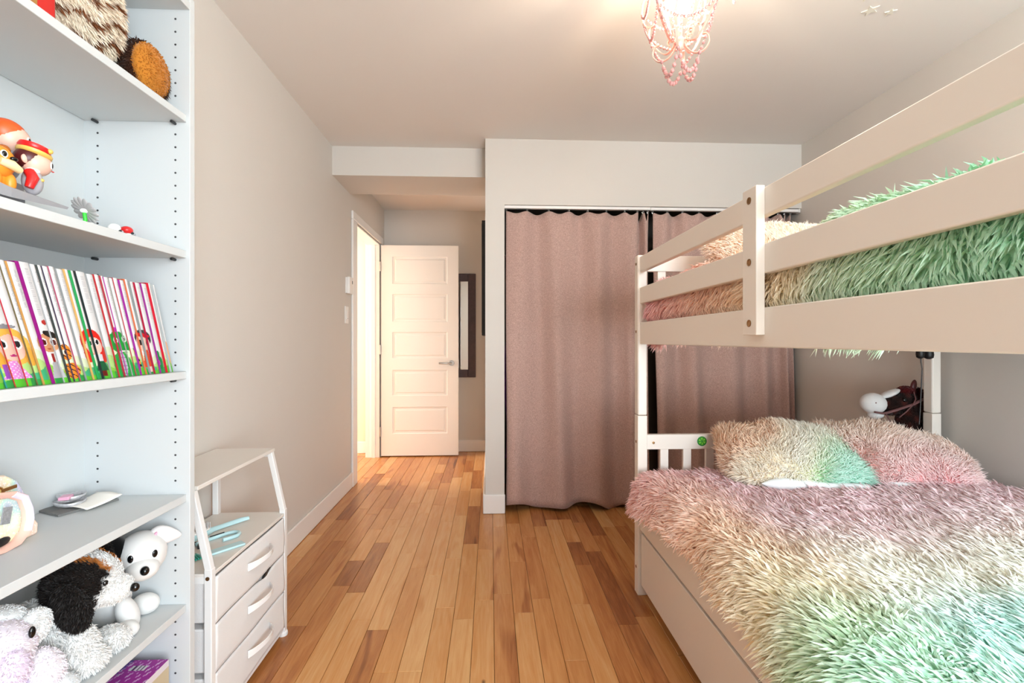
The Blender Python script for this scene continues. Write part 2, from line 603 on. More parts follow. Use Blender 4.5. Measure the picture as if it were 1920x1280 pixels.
def strands(name, parent, root, nor, lean, length, width, cbase, ctip, grav=0.25, jit=0.35, segs=3, keep_off=None):
    """short tapered fibres as one mesh: root, nor, lean are n x 3; colours n x 3 (linear)"""
    n = len(root)
    L = (length * (0.7 + 0.6 * rng.random(n)))[:, None]
    d0 = nrm(nor + lean + jit * rng.normal(size=(n, 3)))
    bend = nrm(lean * 1.0 + 0.5 * rng.normal(size=(n, 3)) * jit + np.array([0, 0, -grav]))
    ts = np.linspace(0, 1, segs + 1)
    side = nrm(np.cross(d0, rng.normal(size=(n, 3))))
    W = (width * (0.7 + 0.6 * rng.random(n)))[:, None]
    prof = {2: (0.75, 1.0), 3: (0.7, 1.0, 0.8)}[segs]
    V = np.empty((n, 3 * segs + 1, 3))
    for i, t in enumerate(ts):
        c = root + L * (t * d0 * (1 - 0.25 * t) + 0.42 * t * t * bend)
        if i == segs:
            V[:, 3 * segs] = c
            break
        tan = nrm(d0 + 0.84 * t * bend)
        s1 = nrm(side - tan * (side * tan).sum(1, keepdims=True))
        s2 = np.cross(tan, s1)
        for k in range(3):
            a = 2 * math.pi * k / 3
            V[:, 3 * i + k] = c + W * 0.5 * prof[i] * (math.cos(a) * s1 + math.sin(a) * s2)
    if keep_off:
        V = keep_off(V)
    nv = 3 * segs + 1
    quads, tris = [], []
    for i in range(segs - 1):
        for k in range(3):
            quads.append((3 * i + k, 3 * i + (k + 1) % 3, 3 * i + 3 + (k + 1) % 3, 3 * i + 3 + k))
    for k in range(3):
        tris.append((3 * (segs - 1) + k, 3 * (segs - 1) + (k + 1) % 3, 3 * segs))
    base = (np.arange(n) * nv)[:, None, None]
    q = (base + np.array(quads)[None]).reshape(-1, 4)
    t3 = (base + np.array(tris)[None]).reshape(-1, 3)
    me = bpy.data.meshes.new(name)
    me.vertices.add(n * nv)
    me.vertices.foreach_set('co', V.reshape(-1).astype(np.float32))
    nl = q.size + t3.size
    me.loops.add(nl)
    me.loops.foreach_set('vertex_index', np.concatenate([q.reshape(-1), t3.reshape(-1)]).astype(np.int32))
    npoly = len(q) + len(t3)
    me.polygons.add(npoly)
    start = np.concatenate([np.arange(len(q)) * 4, q.size + np.arange(len(t3)) * 3]).astype(np.int32)
    me.polygons.foreach_set('loop_start', start)
    me.update(calc_edges=True)
    at = me.color_attributes.new('Col', 'FLOAT_COLOR', 'POINT')
    C = np.ones((n, nv, 4))
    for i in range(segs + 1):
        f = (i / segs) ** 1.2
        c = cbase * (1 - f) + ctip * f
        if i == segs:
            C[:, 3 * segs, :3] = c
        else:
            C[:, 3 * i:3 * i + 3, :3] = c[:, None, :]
    at.data.foreach_set('color', C.reshape(-1).astype(np.float32))
    me.materials.append(M['fur'])
    me.polygons.foreach_set('use_smooth', np.zeros(npoly, bool))
    o = bpy.data.objects.new(name, me)
    COL.objects.link(o)
    o['kind'] = 'stuff'
    put(o, parent)
    return o


def mesh_samples(o, n):
    """n random points (world) and normals on the triangulated mesh of o"""
    me = o.data
    me.calc_loop_triangles()
    T = np.array([t.vertices[:] for t in me.loop_triangles])
    co = np.empty(len(me.vertices) * 3)
    me.vertices.foreach_get('co', co)
    vn = np.empty(len(me.vertices) * 3)
    me.vertices.foreach_get('normal', vn)
    co, vn = co.reshape(-1, 3), vn.reshape(-1, 3)
    a, b, c = co[T[:, 0]], co[T[:, 1]], co[T[:, 2]]
    ar = np.linalg.norm(np.cross(b - a, c - a), axis=1)
    idx = rng.choice(len(T), n, p=ar / ar.sum())
    r1, r2 = np.sqrt(rng.random(n))[:, None], rng.random(n)[:, None]
    w = (1 - r1, r1 * (1 - r2), r1 * r2)
    p = sum(co[T[idx, k]] * w[k] for k in range(3))
    nn = nrm(sum(vn[T[idx, k]] * w[k] for k in range(3)))
    return p + np.array(wloc(o)), nn


def swirl(p, s=9.0, ph=0.0):
    """smooth vector field that makes neighbouring tufts lie the same way"""
    x, y, z = p[:, 0] * s, p[:, 1] * s, p[:, 2] * s
    return np.stack([np.sin(1.3 * x + 2.1 * y + ph) + 0.7 * np.sin(3.1 * y - 1.7 * x + 1.1 * z + 2 * ph) + 0.5 * np.sin(6.3 * x + 4.1 * y),
                     np.sin(1.7 * y - 1.1 * x + 1.3 + ph) + 0.7 * np.sin(2.7 * x + 2.3 * y - z) + 0.5 * np.sin(5.7 * y - 4.7 * x + 1),
                     0.6 * np.sin(2.1 * z + 1.9 * x - 1.3 * y + 0.7)], axis=1) * 0.4


def ramp(x, stops):
    """piecewise linear colour ramp (sRGB hex stops) -> linear n x 3"""
    xs = [s[0] for s in stops]
    cs = np.array([lin(s[1]) for s in stops])
    return np.stack([np.interp(x, xs, cs[:, k]) for k in range(3)], axis=1)


# ================================================================== THE SETTING
XL, XR = -1.07, 2.085         # left and right wall
YC, YB = 3.078, 4.805         # closet front, far wall
ZC = 2.44
HX = -3.35                    # far end of the hall
T = 0.12
DY0, DY1, DZ = 3.79, 4.60, 2.055  # doorway in the left wall

# floor: single strips with recessed joints
floor = struct(BX('floor', (HX, WALL_Y0 - T, -0.06), (XR + T, YB + T, -0.006), 'subfloor'))
PW = 0.0822
X0 = 0.013 - 14 * PW - 28 * PW
special = {  # row measured from the joint at x = 0.013 (row 0 lies right of it): joints along y and the tone of each strip
    -2: [(1.0, .12), (1.915, .24), (2.62, .62), (3.22, .10), (3.60, .55), (4.1, .15)],
    -3: [(1.0, .2), (2.0, .15), (2.45, .10), (3.05, .22), (3.55, .12)],
    -4: [(1.1, .12), (1.62, .10), (2.28, .16), (2.95, .20), (3.4, .1)],
    -5: [(0.9, .30), (1.62, .28), (2.36, .22), (3.25, .3)],
    -6: [(1.0, .55), (1.86, .14), (2.52, .18), (3.1, .12)],
    -7: [(1.1, .22), (1.93, .15), (2.88, .2), (3.3, .15)],
    -8: [(1.1, .18), (2.14, .62), (2.66, .20), (3.0, .3)],
    -9: [(1.2, .50), (2.2, .68), (2.45, .25), (2.85, .32), (3.2, .5)],
    -10: [(1.2, .6), (1.9, .40), (2.6, .45), (3.1, .4)],
    -11: [(1.2, .5), (2.0, .55), (2.7, .42), (3.2, .4)],
    -1: [(1.0, .20), (2.05, .24), (2.55, .35), (3.0, .4)],
    0: [(1.0, .38), (2.1, .30), (2.85, .22), (3.1, .45)],
    1: [(1.0, .20), (1.95, .36), (2.40, .30), (2.9, .48)],
    2: [(1.0, .32), (2.05, .42), (2.7, .35)],
    3: [(0.9, .36), (1.65, .28), (2.85, .55)],
    4: [(1.1, .22), (2.0, .20), (2.95, .6)],
    5: [(1.0, .5), (2.35, .70), (2.62, .25), (2.95, .6)],
    6: [(1.0, .55), (1.85, .74), (2.5, .45), (2.9, .55)],
    7: [(1.0, .35), (1.9, .48), (2.7, .7)],
}
rest = MB()
nrow = int((XR + T - HX) / PW) + 2
base_row = math.ceil((HX - 0.013) / PW) - 1
plank_mesh = {}
n_planks = 0
for r in range(base_row, base_row + nrow):
    xa, xb = 0.013 + r * PW, 0.013 + (r + 1) * PW
    if xb > XR + T:
        break
    lo, hi = WALL_Y0, YB
    if xb < XL - 0.02:
        lo = 3.35
    cuts = special.get(r)
    segs = []
    if cuts:
        y = lo
        while y < cuts[0][0] - 0.5:
            n = y + random.uniform(0.4, 0.8)
            segs.append((y, min(n, cuts[0][0]), random.choice((.15, .25, .35))))
            y = n
        if y < cuts[0][0]:
            segs.append((y, cuts[0][0], .25))
        for k, (a, t) in enumerate(cuts):
            b = cuts[k + 1][0] if k + 1 < len(cuts) else a + 0.5
            segs.append((a, b, t))
        y = segs[-1][1]
    else:
        y = lo - random.uniform(0, 0.5)
    while y < hi:
        n = y + random.choice((0.3, 0.45, 0.6, 0.8, 1.0)) + random.uniform(-.08, .08)
        segs.append((y, n, min(0.75, max(0.05, random.gauss(0.30, 0.16)))))
        y = n
    for a, b, t in segs:
        a, b = max(a, lo), min(b, hi)
        if b - a < 0.03:
            continue
        g = 0.0007
        seen = -1.6 < xa < 0.78 and b > 1.25 and (xa > XL - 0.05 or b > 3.5)
        if seen and n_planks < 300:
            ln = round(b - a, 2)
            cx, cy = (xa + xb) / 2, (a + b) / 2
            mb = MB()
            w, h, e = PW / 2 - g, ln / 2 - g, 0.0011
            vs = [(-w, -h, -.006), (w, -h, -.006), (w, h, -.006), (-w, h, -.006),
                  (-w, -h, -e), (w, -h, -e), (w, h, -e), (-w, h, -e),
                  (-w + e, -h + e, 0), (w - e, -h + e, 0), (w - e, h - e, 0), (-w + e, h - e, 0)]
            fs = [(8, 9, 10, 11)] + [(i, (i + 1) % 4, 4 + (i + 1) % 4, 4 + i) for i in range(4)] + [(4 + i, 4 + (i + 1) % 4, 8 + (i + 1) % 4, 8 + i) for i in range(4)]
            key = ln
            if key not in plank_mesh:
                mb.add(vs, fs)
                o = mb.build('plank', 'floor', None, smooth=0)
                plank_mesh[key] = o.data
            else:
                o = bpy.data.objects.new('plank', plank_mesh[key])
                COL.objects.link(o)
            o.location = (cx, cy, 0)
            o['tone'] = float(t)
            put(o, floor)
            n_planks += 1
        else:
            rest.box((xa + g, a + g, -0.006), (xb - g, b - g, 0))
ro = rest.build('planks_out_of_sight', 'floor', floor, smooth=0, kind='stuff')
ro['tone'] = 0.3

# ceiling, walls
struct(BX('ceiling', (HX, WALL_Y0 - T, ZC), (XR + T, YB + T, ZC + 0.1), 'ceiling'))
wl = MB()
wl.box((XL - T, WALL_Y0 - T, 0), (XL, DY0, ZC)).box((XL - T, DY1, 0), (XL, YB + T, ZC)).box((XL - T, DY0, DZ), (XL, DY1, ZC))
struct(wl.build('wall_left', 'wall'))
struct(BX('wall_right', (XR, WALL_Y0 - T, 0), (XR + T, YB + T, ZC), 'wall'))
struct(BX('wall_far', (XL, YB, 0), (XR, YB + T, ZC), 'wall'))
# window wall behind the camera
WX0, WX1, WZ0, WZ1 = 0.35, 2.0, 0.32, 2.20
wf = MB()
wf.box((XL, WALL_Y0 - T, 0), (WX0, WALL_Y0, ZC)).box((WX1, WALL_Y0 - T, 0), (XR, WALL_Y0, ZC))
wf.box((WX0, WALL_Y0 - T, 0), (WX1, WALL_Y0, WZ0)).box((WX0, WALL_Y0 - T, WZ1), (WX1, WALL_Y0, ZC))
struct(wf.build('wall_window', 'wall'))
win = bpy.data.objects.new('window_1', None)
win.location = ((WX0 + WX1) / 2, WALL_Y0 - 0.04, WZ0)
COL.objects.link(win)
struct(win)
yw = WALL_Y0 - 0.045
for a, b in (((WX0, yw - .02, WZ0), (WX0 + .05, yw + .02, WZ1)), ((WX1 - .05, yw - .02, WZ0), (WX1, yw + .02, WZ1)),
             ((WX0, yw - .02, WZ0), (WX1, yw + .02, WZ0 + .05)), ((WX0, yw - .02, WZ1 - .05), (WX1, yw + .02, WZ1)),
             ((1.150, yw - .02, WZ0), (1.200, yw + .02, WZ1))):
    BX('window_frame', a, b, 'trim', win)
for a, b in ((WX0 + .05, 1.15), (1.20, WX1 - .05)):
    BX('pane', (a, yw - .003, WZ0 + .05), (b, yw + .003, WZ1 - .05), 'pane', win)
# closet front: pier at the left, header above the opening; side and back of the closet
OX, OZ = 0.09, 2.012
wc = MB()
wc.box((-0.035, YC, 0), (OX, YC + 0.10, ZC)).box((OX, YC, OZ), (XR, YC + 0.10, ZC))
struct(wc.build('wall_closet_front', 'wall'))
struct(BX('wall_closet_side', (-0.035, YC + 0.10, 0), (0.065, YB, ZC), 'wall'))
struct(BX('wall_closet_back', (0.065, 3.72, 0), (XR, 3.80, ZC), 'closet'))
# bulkhead beam
struct(BX('trim_1', (XL, 3.24, 2.243), (-0.035, 3.655, ZC), 'wall'))['label'] = 'boxed beam across the entry alcove'
# hall beyond the doorway
struct(BX('wall_hall_far', (HX, 4.775, 0), (XL - T, 4.80, ZC), 'wall_warm'))
struct(BX('wall_hall_near', (HX, 3.20, 0), (XL - T, 3.30, ZC), 'wall_warm'))
struct(BX('wall_hall_end', (HX - .1, 3.2, 0), (HX, 4.80, ZC), 'wall_warm'))


def baseboard(name, a, b, h=0.118):
    m = MB().box(a, (b[0], b[1], h))
    return struct(m.build(name, 'trim', None, bevel=0.006))


baseboard('baseboard_left', (XL, WALL_Y0, 0), (XL + 0.014, 3.672, 0))
baseboard('baseboard_far', (-1.0, YB - 0.014, 0), (-0.035, YB, 0))
baseboard('baseboard_closet', (-0.05, YC - 0.015, 0), (OX + 0.004, YC, 0), 0.125)
baseboard('baseboard_alcove', (-0.05, YC, 0), (-0.035, YB - .014, 0), 0.125)
baseboard('baseboard_right', (XR - 0.014, WALL_Y0, 0), (XR, YC, 0))
baseboard('baseboard_hall', (HX, 4.762, 0), (XL - T, 4.775, 0))

# door casing and jamb
cas = bpy.data.objects.new('trim_2', None)
cas.location = (XL, DY0, 0)
COL.objects.link(cas)
struct(cas)
BX('casing', (XL, 3.672, 0), (XL + 0.018, DY0 - .004, 2.0595), 'trim', cas, bevel=0.005)
BX('casing', (XL, 3.672, 2.06), (XL + 0.018, 4.69, 2.125), 'trim', cas, bevel=0.005)
BX('casing', (XL, DY1 + .045, 0), (XL + 0.010, 4.69, 2.06), 'trim', cas, bevel=0.004)
BX('jamb', (XL - T, DY0 - .004, 0), (XL + .002, DY0 + .012, DZ), 'trim', cas)
BX('jamb', (XL - T, DY1 - .004, 0), (XL, DY1 + .004, DZ), 'trim', cas)
BX('jamb', (XL - T, DY0, DZ - .012), (XL, DY1, DZ + .004), 'trim', cas)
BX('door_stop', (XL - 0.075, DY1 - .016, 0), (XL - 0.04, DY1 - .004, DZ - .012), 'trim', cas)
BX('casing', (XL - T - .015, 3.70, 0), (XL - T, DY0, 2.12), 'trim', cas)
BX('casing', (XL - T - .015, DY1, 0), (XL - T, 4.68, 2.12), 'trim', cas)

# door leaf, standing open at a right angle to the left wall
door = bpy.data.objects.new('door_1', None)
door.location = (XL, 4.607, 0)
COL.objects.link(door)
struct(door)
door['label'] = 'white five-panel door standing open'
dx0, dx1, dy0, dy1, dz0, dz1 = -1.056, -0.314, 4.607, 4.642, 0.012, 2.045
px = lambda u: dx0 + (u - 713) / (859 - 713) * (dx1 - dx0)
pz = lambda v: dz0 + (853 - v) / 393.0 * (dz1 - dz0)
prows = [(481, 532), (551, 603), (622, 671), (693, 741), (762, 812)]
pl, pr = px(734), px(838)
fr = MB()
fr.box((dx0, dy0, dz0), (pl, dy1, dz1)).box((pr, dy0, dz0), (dx1, dy1, dz1))
zs = [dz1] + [z for a, b in prows for z in (pz(a), pz(b))] + [dz0]
for k in range(0, len(zs), 2):
    fr.box((pl, dy0, zs[k + 1]), (pr, dy1, zs[k]))
fr.build('leaf_frame', 'door', door)
for a, b in prows:
    z1, z0 = pz(a), pz(b)
    # sunk moulding round a raised flat field
    s1, s2, d = 0.022, 0.034, 0.009
    def rect(i, y):
        return [(pl + i, y, z0 + i), (pr - i, y, z0 + i), (pr - i, y, z1 - i), (pl + i, y, z1 - i)]
    rings = [rect(0, dy0 + .001), rect(0.006, dy0 + d), rect(s1, dy0 + d), rect(s2, dy0 + .004)]
    vs = [v for g in rings for v in g]
    fs = [tuple(4 * k + i for i in q) for k in range(3) for q in ((0, 1, 5, 4), (1, 2, 6, 5), (2, 3, 7, 6), (3, 0, 4, 7))] + [(12, 13, 14, 15)]
    back = [(pl, dy1 - .006, z0), (pr, dy1 - .006, z0), (pr, dy1 - .006, z1), (pl, dy1 - .006, z1)]
    MB().add(vs, fs).add(back, [(3, 2, 1, 0)]).build('panel', 'door', door, smooth=20, fixn=False)
hz = pz(680)
hx = px(846)
lev = MB().cyl((hx, dy0, hz), (hx, dy0 - .010, hz), 0.027, 24)
hd = lev.build('handle_rose', 'steel', door, bevel=0.002)
MB().tube([(hx, dy0 - .008, hz), (hx, dy0 - .05, hz), (hx - .012, dy0 - .056, hz), (hx - .115, dy0 - .056, hz)], [.009, .009, .0088, .0085], 12).build('lever', 'steel', hd)
MB().cyl((hx, dy1, hz), (hx, dy1 + .05, hz), .01, 12).build('handle_back', 'steel', door)
BX('latch', (dx1 - .001, dy0 + .008, hz - .05), (dx1 + .0015, dy1 - .008, hz + .05), 'steel', door)
for v in (500, 655, 808):
    z = pz(v)
    MB().box((XL - .004, DY1 - .002, z - .044), (XL + .010, DY1 + .009, z + .044)).cyl((XL + .008, DY1 + .001, z - .046), (XL + .008, DY1 + .001, z + .046), .006, 10).build('hinge', 'steel', door)

# ================================================================== BOOKCASE
bc = thing('bookcase', 'tall white open bookcase with drilled sides against the left wall', 'bookcase', (-0.89, 0.83, 0))
BF, BBK = -0.751, -1.006
YI, YO = 1.215, 1.234
NY = 0.447
BX('side_panel', (BBK - .02, YI, 0), (BF, YO, 1.985), 'bookcase', bc, bevel=0.001)
BX('side_panel', (BBK - .02, NY - .019, 0), (BF, NY, 1.985), 'bookcase', bc, bevel=0.001)
BX('back_panel', (BBK - .006, NY, 0.07), (BBK, YI, 1.98), 'bookcase', bc)
BX('plinth', (BF - .03, NY, 0), (BF - .012, YI, .07), 'bookcase', bc)
BX('top_board', (BBK, NY, 1.951), (BF, YI, 1.970), 'bookcase', bc, bevel=0.001)
SHELF = dict(s1=(1.670, 1.688), s2=(1.331, 1.3497), s3=(1.030, 1.0487), s4=(0.7235, 0.7421), s5=(0.450, 0.4676), s6=(0.075, 0.093))
for k, (a, b) in SHELF.items():
    BX('shelf', (BBK + .002, NY + .001, a), (BF - .008, YI - .001, b), 'bookcase', bc, bevel=0.0012)
    if k != 's6':
        for xx in (-0.973, -0.786):
            MB().cyl((xx, YI - .001, a - .004), (xx, YI - .016, a - .004), .0035, 8).build('shelf_pin', 'dkplastic', bc)
hole_me = None
z = 0.20
while z < 1.94:
    for xx in (-0.973, -0.786):
        blocked = any(a - 0.012 < z < b + 0.006 for a, b in SHELF.values())
        if blocked or (xx < -0.9 and 0.88 < z < 0.985):
            continue
        if hole_me is None:
            o = MB().cyl((0, 0.0005, 0), (0, -0.0006, 0), .0026, 8).build('pin_hole', 'hole', None, smooth=0)
            hole_me = o.data
        else:
            o = bpy.data.objects.new('pin_hole', hole_me)
            COL.objects.link(o)
        o.location = (xx, YI, z)
        put(o, bc)
    z += 0.032

# ------------------------------------------------------------------ books
LEAN = math.atan(0.0665 / 0.2065)
BH = 0.216
SX = -0.775      # spine plane
BOOKS = [  # lower front edge y, cover colour, width of the colour band (m)
    (0.7600, '3E6FB0', .0012), (0.7760, '2E8C7C', .0012), (0.7919, '1F8F8A', .0012), (0.8064, 'C23A2E', .0014), (0.8268, 'C22A3E', .0015), (0.8436, '6A5A2E', .0012), (0.8542, 'C8924A', .0022),
    (0.8711, '96007E', .0048), (0.8941, 'A8ABAD', .0014), (0.9050, '26302E', .0020), (0.9156, '3A2A4A', .0016), (0.9280, 'B04468', .0010), (0.9405, '8E9294', .0022),
    (0.9569, 'D2A458', .0026), (0.9676, '0E9A4C', .0034), (0.9791, '1E2C30', .0034), (1.0030, '9A9EA0', .0024), (1.0211, 'B8242E', .0030), (1.0354, 'A8122E', .0026), (1.0450, 'B83AA0', .0016),
    (1.0578, '9C9E96', .0018), (1.0690, 'C03A4A', .0012), (1.0819, 'A0209A', .0032), (1.0981, 'D26A42', .0028), (1.1097, '8C9494', .0036), (1.1242, 'B0123E', .0040), (1.1435, '9A2A92', .0034),
    (1.1636, 'CC1230', .0044), (1.1786, 'AEB6B8', .0036), (1.1905, None, 0)]


def ell(s, h, cs, ch, rs, rh, rot=0.0):
    a, b = s - cs, h - ch
    c, d = math.cos(rot), math.sin(rot)
    return ((a * c + b * d) / rs) ** 2 + ((-a * d + b * c) / rh) ** 2 < 1


def art(s, h):
    """the landscape with little storybook figures printed across the spines; s along the row, h up the spine (m)"""
    col = 'EDEEF0'
    hill = 0.036 + 0.010 * math.sin(s * 31 + 1.0) + 0.007 * math.sin(s * 83)
    if h < hill + 0.018:
        col = 'DCEBC8'
    if h < hill:
        col = 'B4DC84'
    if h < 0.024 + 0.009 * math.sin(s * 57 + 2) + .003 * math.sin(s * 160):
        col = '3FB07A' if math.sin(s * 47) > 0.1 else '8CCB4A'
    if h < 0.013 + 0.004 * math.sin(s * 71):
        col = '59C032' if math.sin(s * 140) > -0.3 else '2E9A46'
    # fair-haired girl in a spotted pink dress
    if ell(s, h, .821, .070, .030, .032): col = 'EDB44A'
    if ell(s, h, .800, .050, .012, .018) or ell(s, h, .846, .052, .010, .016): col = 'E8A83C'
    if ell(s, h, .820, .068, .021, .023): col = 'F2C4B4'
    if ell(s, h, .8175, .104, .018, .004): col = '8E8E94'
    for cs in (.8075, .8305):
        if ell(s, h, cs, .074, .0068, .0085): col = 'F6F6F6'
        if ell(s, h, cs, .074, .0040, .0058): col = '14141A'
    if ell(s, h, .819, .0545, .006, .0022): col = 'C22A7A'
    if abs(s - .815) < .006 + (.046 - h) * .55 and .014 < h < .046:
        col = 'E58CD8'
        if math.sin(s * 900) * math.sin(h * 900) > .6: col = 'F6E8F6'
    if abs(s - .800) < .004 and .016 < h < .04: col = '9A4AB8'
    # boy with a white turban and grey trousers
    if ell(s, h, .886, .090, .023, .020): col = 'F4F4F6'
    if ell(s, h, .885, .076, .020, .017): col = 'D99A6E'
    if ell(s, h, .893, .092, .014, .006, -.3): col = '1A1412'
    if ell(s, h, .8895, .1135, .006, .0045): col = 'D0241E'
    for cs in (.8765, .8945):
        if ell(s, h, cs, .078, .0062, .0072): col = 'F8F8F8'
        if ell(s, h, cs + .0008, .077, .0040, .0054): col = '5A1A14'
    if ell(s, h, .884, .0655, .004, .0015): col = 'B8562E'
    if abs(s - .888) < .010 and .038 < h < .056: col = 'F2F2F2'
    if abs(s - .887) < .003 and .040 < h < .056: col = 'A81E1E'
    if abs(s - .888) < .006 + (.04 - h) * .22 and .010 < h < .040: col = 'B9B9C0'
    # orange tiger
    if ell(s, h, .9135, .058, .011, .016) or ell(s, h, .917, .022, .016, .016):
        col = 'F08A24'
        if math.sin((h + s * .8) * 640) > .72: col = '24180E'
    if ell(s, h, .9115, .058, .0045, .0055): col = 'F6EFE0'
    if ell(s, h, .912, .058, .0026, .0036): col = '1A0E0A'
    # red-haired girl with a dark green skirt
    if ell(s, h, .975, .078, .025, .026) or ell(s, h, .962, .056, .010, .02) or ell(s, h, .996, .052, .008, .018): col = 'E8241A'
    if ell(s, h, .978, .070, .0185, .018): col = 'F4CFC0'
    for cs, ch in ((.9705, .075), (.987, .077)):
        if ell(s, h, cs, ch, .0045, .0065): col = 'F8F8F8'
        if ell(s, h, cs + .0005, ch, .0030, .0050): col = '101418'
    if ell(s, h, .980, .057, .003, .0015): col = 'C2504A'
    if abs(s - .983) < .008 and .036 < h < .052: col = 'DEDDE4'
    if abs(s - .985) < .007 + (.038 - h) * .4 and .018 < h < .038: col = '12603A'
    if abs(s - .986) < .006 and .006 < h < .018: col = '6E1A14'
    # green dragon
    if ell(s, h, 1.041, .077, .023, .024) or ell(s, h, 1.055, .066, .014, .012): col = '1E9A3C'
    if ell(s, h, 1.040, .026, .024, .030) or ell(s, h, 1.060, .016, .013, .016): col = '22A244'
    if ell(s, h, 1.041, .030, .009, .028): col = 'B4B6C2' if math.sin(h * 700) > -.6 else '8E90A0'
    if ell(s, h, 1.040, .104, .005, .005): col = 'C81EB8'
    for cs, ch in ((1.0345, .081), (1.0565, .083)):
        if ell(s, h, cs, ch, .0056, .0070): col = 'F6F6F6'
        if ell(s, h, cs + .001, ch, .0032, .0048): col = '14140E'
    if ell(s, h, 1.052, .057, .012, .0018): col = 'E6F0E0'
    if ell(s, h, 1.083, .040, .0035, .024, .25): col = 'EC9A34' if math.sin(h * 480) > -.2 else '1E1610'
    # dark-haired child with a red headband and red tunic
    if ell(s, h, 1.112, .086, .024, .020): col = '3A3C40'
    if ell(s, h, 1.110, .075, .020, .020): col = 'F0C6B6'
    if ell(s, h, 1.112, .093, .021, .005, -.12): col = 'D8141E'
    if ell(s, h, 1.102, .076, .004, .0066): col = '14181C'
    if ell(s, h, 1.1215, .074, .003, .0055): col = '14181C'
    if abs(s - 1.113) < .007 + (.056 - h) * .22 and .018 < h < .058: col = 'E04A26'
    if abs(s - 1.113) < .008 and .006 < h < .018: col = 'F2C8C0'
    # leaf and small beast at the right end
    if ell(s, h, 1.150, .026, .009, .016) or ell(s, h, 1.149, .047, .003, .009): col = '1E8A4A'
    if ell(s, h, 1.146, .026, .004, .007): col = 'C020B0'
    if ell(s, h, 1.183, .062, .006, .016) or ell(s, h, 1.187, .040, .005, .018): col = 'F2B48A'
    return col


TITLES = {4: 'Vassilissa', 5: 'Ali Baba et les Quarante voleurs', 6: 'Les Voyages de Gulliver', 8: 'Le Conte de la princesse Kaguya', 9: 'Le Golem', 10: 'La Petite Fille aux allumettes', 11: 'Jack et le Haricot magique'}
CW = {'3E6FB0': 'blue', '2E8C7C': 'sea green', '1F8F8A': 'teal', 'C23A2E': 'brick red', 'C22A3E': 'crimson', '6A5A2E': 'olive', 'C8924A': 'tan', '96007E': 'wide purple', 'A8ABAD': 'light grey', '26302E': 'black'}
lt = math.tan(LEAN)
cl, sl = math.cos(LEAN), math.sin(LEAN)


def book_pt(x, s, h):
    """point at distance h up the leaning spine line that starts at y = s on the shelf"""
    return (x, s - h * sl, 1.0492 + h * cl)


